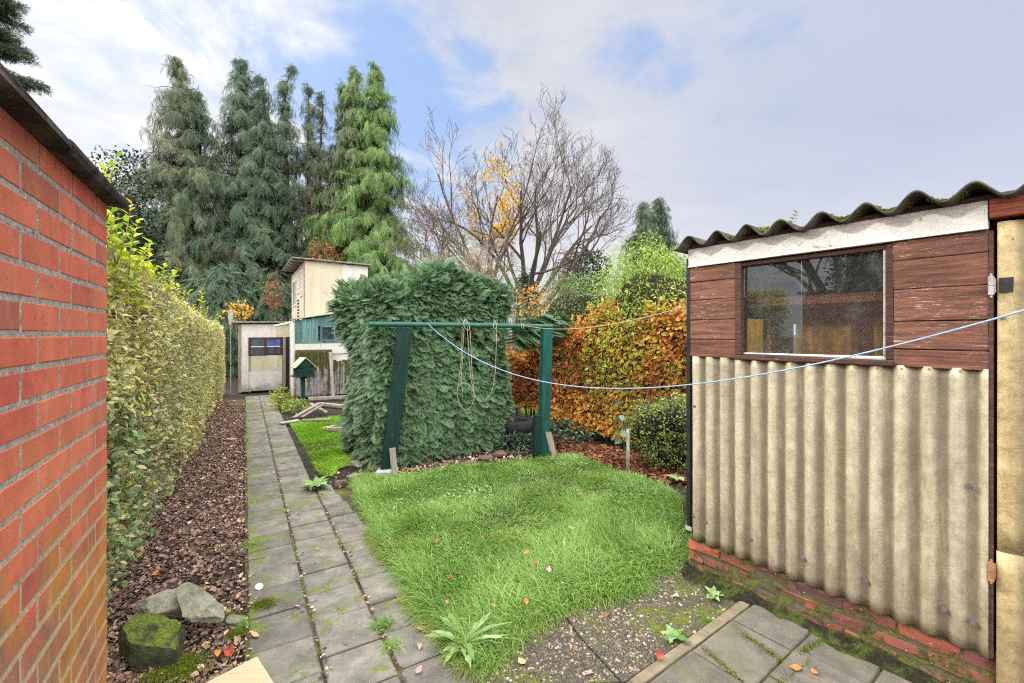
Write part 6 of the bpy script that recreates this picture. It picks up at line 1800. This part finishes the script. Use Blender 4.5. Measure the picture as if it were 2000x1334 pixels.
def fallen_leaves():
    tb = leaf_tpl(.62, .16, -.06)
    L = [(848, 1058, .10, .055, 'fl_brown', 'curled brown leaf on the lawn near the path'), (1029, 1080, .11, .05, 'fl_orange', 'bright orange leaf in the middle of the lawn'), (1043, 1104, .10, .045, 'fl_brown', 'folded brown leaf between the orange leaf and the pinkish leaf on the lawn'),
         (1072, 1113, .11, .055, 'fl_pink', 'pinkish leaf lying in the middle of the lawn'), (1115, 1031, .11, .05, 'fl_pink', 'pinkish leaf further back on the lawn'), (1027, 1174, .09, .045, 'fl_orange', 'rusty orange leaf near the front of the lawn'),
         (1134, 966, .09, .055, 'fl_orange', 'orange leaf at the left end of the dark stick'), (1022, 955, .09, .06, 'fl_brown', 'brown leaf near the back of the lawn'), (1246, 998, .08, .045, 'fl_brown', 'dark brown leaf on the lawn right of the stick'), (878, 1126, .08, .045, 'fl_brown', 'brown leaf on the left part of the lawn'),
         (825, 1228, .012, .075, 'fl_tan', 'large tan leaf on the paving at the lawn edge'), (858, 1240, .015, .06, 'fl_red', 'reddish leaf on the paving by the large leafy weed'), (868, 1213, .03, .05, 'fl_tan', 'tan leaf standing in the straw grass'), (818, 1262, .01, .045, 'fl_pink', 'pink leaf on the paving left of the large leafy weed'), (872, 1282, .012, .055, 'fl_orange', 'orange brown leaf under the large leafy weed'), (818, 1308, .01, .045, 'fl_pink', 'pink leaf on the nearest slab left of the large leafy weed'),
         (1019, 1292, .015, .055, 'fl_tan', 'tan pink leaf on the left pebble slab'), (1148, 1315, .012, .05, 'fl_pink', 'faded pink leaf on the crack between the pebble slabs'), (1288, 1280, .03, .055, 'fl_red', 'dark red leaf against the patio kerb'), (1185, 1200, .012, .05, 'fl_brown', 'brown leaf under the grass fringe on the pebbles'), (1318, 1165, .012, .055, 'fl_cream', 'cream coloured leaf on the mossy pebbles near the shed'),
         (1553, 1305, .024, .06, 'fl_orange', 'curled orange leaf on the patio beside the moss'), (1590, 1312, .024, .04, 'fl_orange', 'small orange leaf right of the curled one on the patio'),
         (497, 1240, .01, .06, 'fl_tan', 'round tan leaf on the path edge below the white cap'), (448, 1272, .008, .075, 'fl_red', 'long red brown leaf on the soil beside the rocks'), (424, 1275, .01, .045, 'fl_orange', 'small orange leaf touching the long red brown one'), (476, 1179, .012, .04, 'fl_red', 'small red leaf at the edge of the dead leaf bed'), (340, 1052, .03, .045, 'fl_orange', 'bright orange leaf at the foot of the privet hedge'), (303, 1120, .01, .05, 'fl_orange', 'orange leaf on the dead leaf bed near the hedge stems'), (583, 1184, .012, .035, 'fl_tan', 'small tan leaf in the middle of the path'), (1098, 1138, .1, .025, 'fl_cream', 'tiny white petal on the front of the lawn')]
    for i, (px, py, z, s, mt, lab) in enumerate(L):
        p = gp(px, py, z); d = rv(1); d[0, 2] *= .15
        s = s * 1.05
        V, T = tb; R = frames(d, UP + rv(1) * .35)[0]; V = (V - np.array([0, .5, 0])) * s; V[:, 2] += .12 * s * np.cos(V[:, 1] / s * 5 + i) 
        B = V - np.array([0, 0, .0012])
        V2 = np.concatenate([V, B]) @ R.T; k = len(V)
        o = raw_mesh('fallen_leaf', V2, np.concatenate([T, T[:, ::-1] + k]), MT[mt], None, False, False)
        o.location = [float(a) for a in p]; tag(o, lab, 'leaf', 'single fallen leaves')
fallen_leaves()

# moss patches beside the path and rocks (thin cushions of real tufts)
def moss():
    for i, (px, py, r, k, lab) in enumerate(((445, 1207, .07, 1500, 'green moss cushion between the pale stone and the path'), (345, 1310, .16, 3200, 'wide green moss patch in front of the mossy boulder'), (460, 1240, .05, 800, 'small moss cushion next to the path edge'), (515, 1185, .07, 900, 'moss cushion on the slab below the white cap'))):
        c = gp(px, py); P = c + RNG.normal(0, r * .45, (k, 3)) * np.array([1, .8, 0]); e = np.exp(-(((P - c)[:, :2] / r) ** 2).sum(1))
        P[:, 2] = -.012 + .022 * e + (.012 if px > 470 else 0)
        o = scatter('moss_cushion', kite_tpl(.5), P, UP + rv(k) * .8, rv(k), RNG.uniform(.006, .014, k), MT['moss']); tag(o, lab, 'moss', 'moss cushions by the path')
moss()

# ------------------------------------------------------------------ sky, sun, camera
def world():
    w = bpy.data.worlds.new('World'); SC.world = w; w.use_nodes = True
    t = w.node_tree; t.nodes.clear()
    m = N.__new__(N); m.t = t; m.tc = None; m.m = None
    SUN_AZ, SUN_EL = math.radians(-62), math.radians(34)      # azimuth from +Y, clockwise positive
    out = t.nodes.new('ShaderNodeOutputWorld')
    tc = m.a('TexCoord').outputs['Generated']
    sky = m.a('TexSky', {'Vector': tc}, sky_type='NISHITA', sun_disc=False, sun_elevation=SUN_EL, sun_rotation=SUN_AZ, air_density=1.0, dust_density=1.2).outputs[0]
    x, y, z = m.xyz(tc)
    zz = m.math('ADD', m.math('MAXIMUM', z, 0), .16)
    cx, cy = m.math('DIVIDE', x, zz), m.math('DIVIDE', y, zz)
    cp = m.a('CombineXYZ', {'X': cx, 'Y': cy, 'Z': 0.0}).outputs[0]
    n1 = m.noise(2.1, 8, .62, .35, m.map(cp, loc=(4.3, 1.7, 0)))
    n2 = m.noise(3.4, 8, .62, .6, m.map(cp, (1, .75, 1), loc=(1.0, 8.0, 0)))
    n3 = m.noise(2.2, 7, .60, .5, m.map(cp, (.55, 1.5, 1), rot=(0, 0, -.75), loc=(6.0, 2.0, 0)))      # wind-drawn streaks
    def toward(px, py, lo, hi):
        d = np.array([(px - CX) / F, 1, (HY - py) / F]); d = d / np.linalg.norm(d)
        dt = m.a('VectorMath', {0: tc, 1: tuple(d)}, operation='DOT_PRODUCT').outputs['Value']
        return m.sm(dt, lo, hi)
    glow = toward(60, 260, .74, 1.0); grey = toward(1900, 120, .58, .95)
    cov = m.math('ADD', m.math('MULTIPLY', n1, .5), m.math('MULTIPLY', n2, .5))
    cov = m.math('ADD', cov, .115)
    for px, py, lo, am in ((520, 30, .93, .105), (620, 200, .955, .06), (830, 290, .965, .12), (1420, 20, .975, .10), (1180, 160, .985, .05)):
        cov = m.math('SUBTRACT', cov, m.math('MULTIPLY', toward(px, py, lo, 1.0), am))
    cov = m.math('ADD', cov, m.math('MULTIPLY', glow, .06)); cov = m.math('ADD', cov, m.math('MULTIPLY', grey, .08))
    mask = m.sm(cov, .41, .62)
    k = WORLD_K
    def kc(r, g_, b): return (k * r, k * g_, k * b, 1)
    bright = m.mix(glow, kc(.74, .75, .80), kc(1.04, 1.02, 1.01))
    dark = m.mix(glow, kc(.57, .60, .69), kc(.80, .83, .90))
    cl = m.mix(m.sm(m.math('ADD', m.math('MULTIPLY', n3, .6), m.math('MULTIPLY', n2, .4)), .38, .60), dark, bright)
    greyc = m.mix(m.sm(n1, .32, .68), kc(.60, .63, .72), kc(.72, .73, .79))
    greyc = m.mix(toward(2350, 60, .70, .99), greyc, kc(.49, .55, .72))
    cl = m.mix(m.math('MULTIPLY', grey, .85), cl, greyc)
    # unseen sky overhead and behind the viewer, brightened as added fill light
    back = m.sm(m.math('SUBTRACT', m.math('MULTIPLY', z, .9), m.math('MULTIPLY', y, .8)), .12, .9)
    cl = m.mix(back, cl, tuple(k * a for a in (BACK, BACK * .99, BACK * .97)) + (1,))
    hz = m.sm(z, .36, .0)
    cl = m.mix(m.math('MULTIPLY', hz, .6), cl, kc(.93, .92, .94))
    skyb = m.mix(.8, m.mix(1.0, sky, (SKYG, SKYG, SKYG * 1.06, 1), 'MULTIPLY'), kc(.36, .53, .86))
    bg = m.a('Background', {'Color': m.mix(mask, skyb, cl), 'Strength': .1})
    t.links.new(bg.outputs[0], out.inputs['Surface'])
    s = bpy.data.lights.new('sun', 'SUN'); s.energy = SUNE; s.angle = math.radians(SUNA); s.color = (1, .95, .87)
    so = bpy.data.objects.new('sun', s); COL.objects.link(so)
    d = Vector((math.sin(SUN_AZ) * math.cos(SUN_EL), math.cos(SUN_AZ) * math.cos(SUN_EL), math.sin(SUN_EL)))
    so.rotation_euler = d.to_track_quat('Z', 'Y').to_euler(); so.location = d * 30
WORLD_K, BACK, SKYG, SUNE, SUNA, EXPO = 4.0, 4.8, .74, 1.5, 32, 1.45
world()
cam = bpy.data.cameras.new('camera'); co = bpy.data.objects.new('camera', cam); COL.objects.link(co)
co.location = (0, 0, H); co.rotation_euler = (PI / 2, 0, 0)
cam.sensor_width = 36; cam.lens = F / 2000 * 36; cam.shift_x = 0; cam.shift_y = -(667 - HY) / 2000
cam.clip_start = .02; cam.clip_end = 3000
SC.camera = co
DENO = False
vs = SC.view_settings; vs.view_transform = 'Standard'; vs.look = 'None'; vs.gamma = 1; vs.exposure = EXPO; vs.use_curve_mapping = False
SC.render.engine = 'CYCLES'
cy = SC.cycles; cy.max_bounces = 6; cy.diffuse_bounces = 3; cy.glossy_bounces = 3; cy.transmission_bounces = 4; cy.transparent_max_bounces = 8; cy.use_denoising = DENO; cy.pixel_filter_type = 'BLACKMAN_HARRIS'; cy.filter_width = 1.15
cy.sample_clamp_indirect = 4
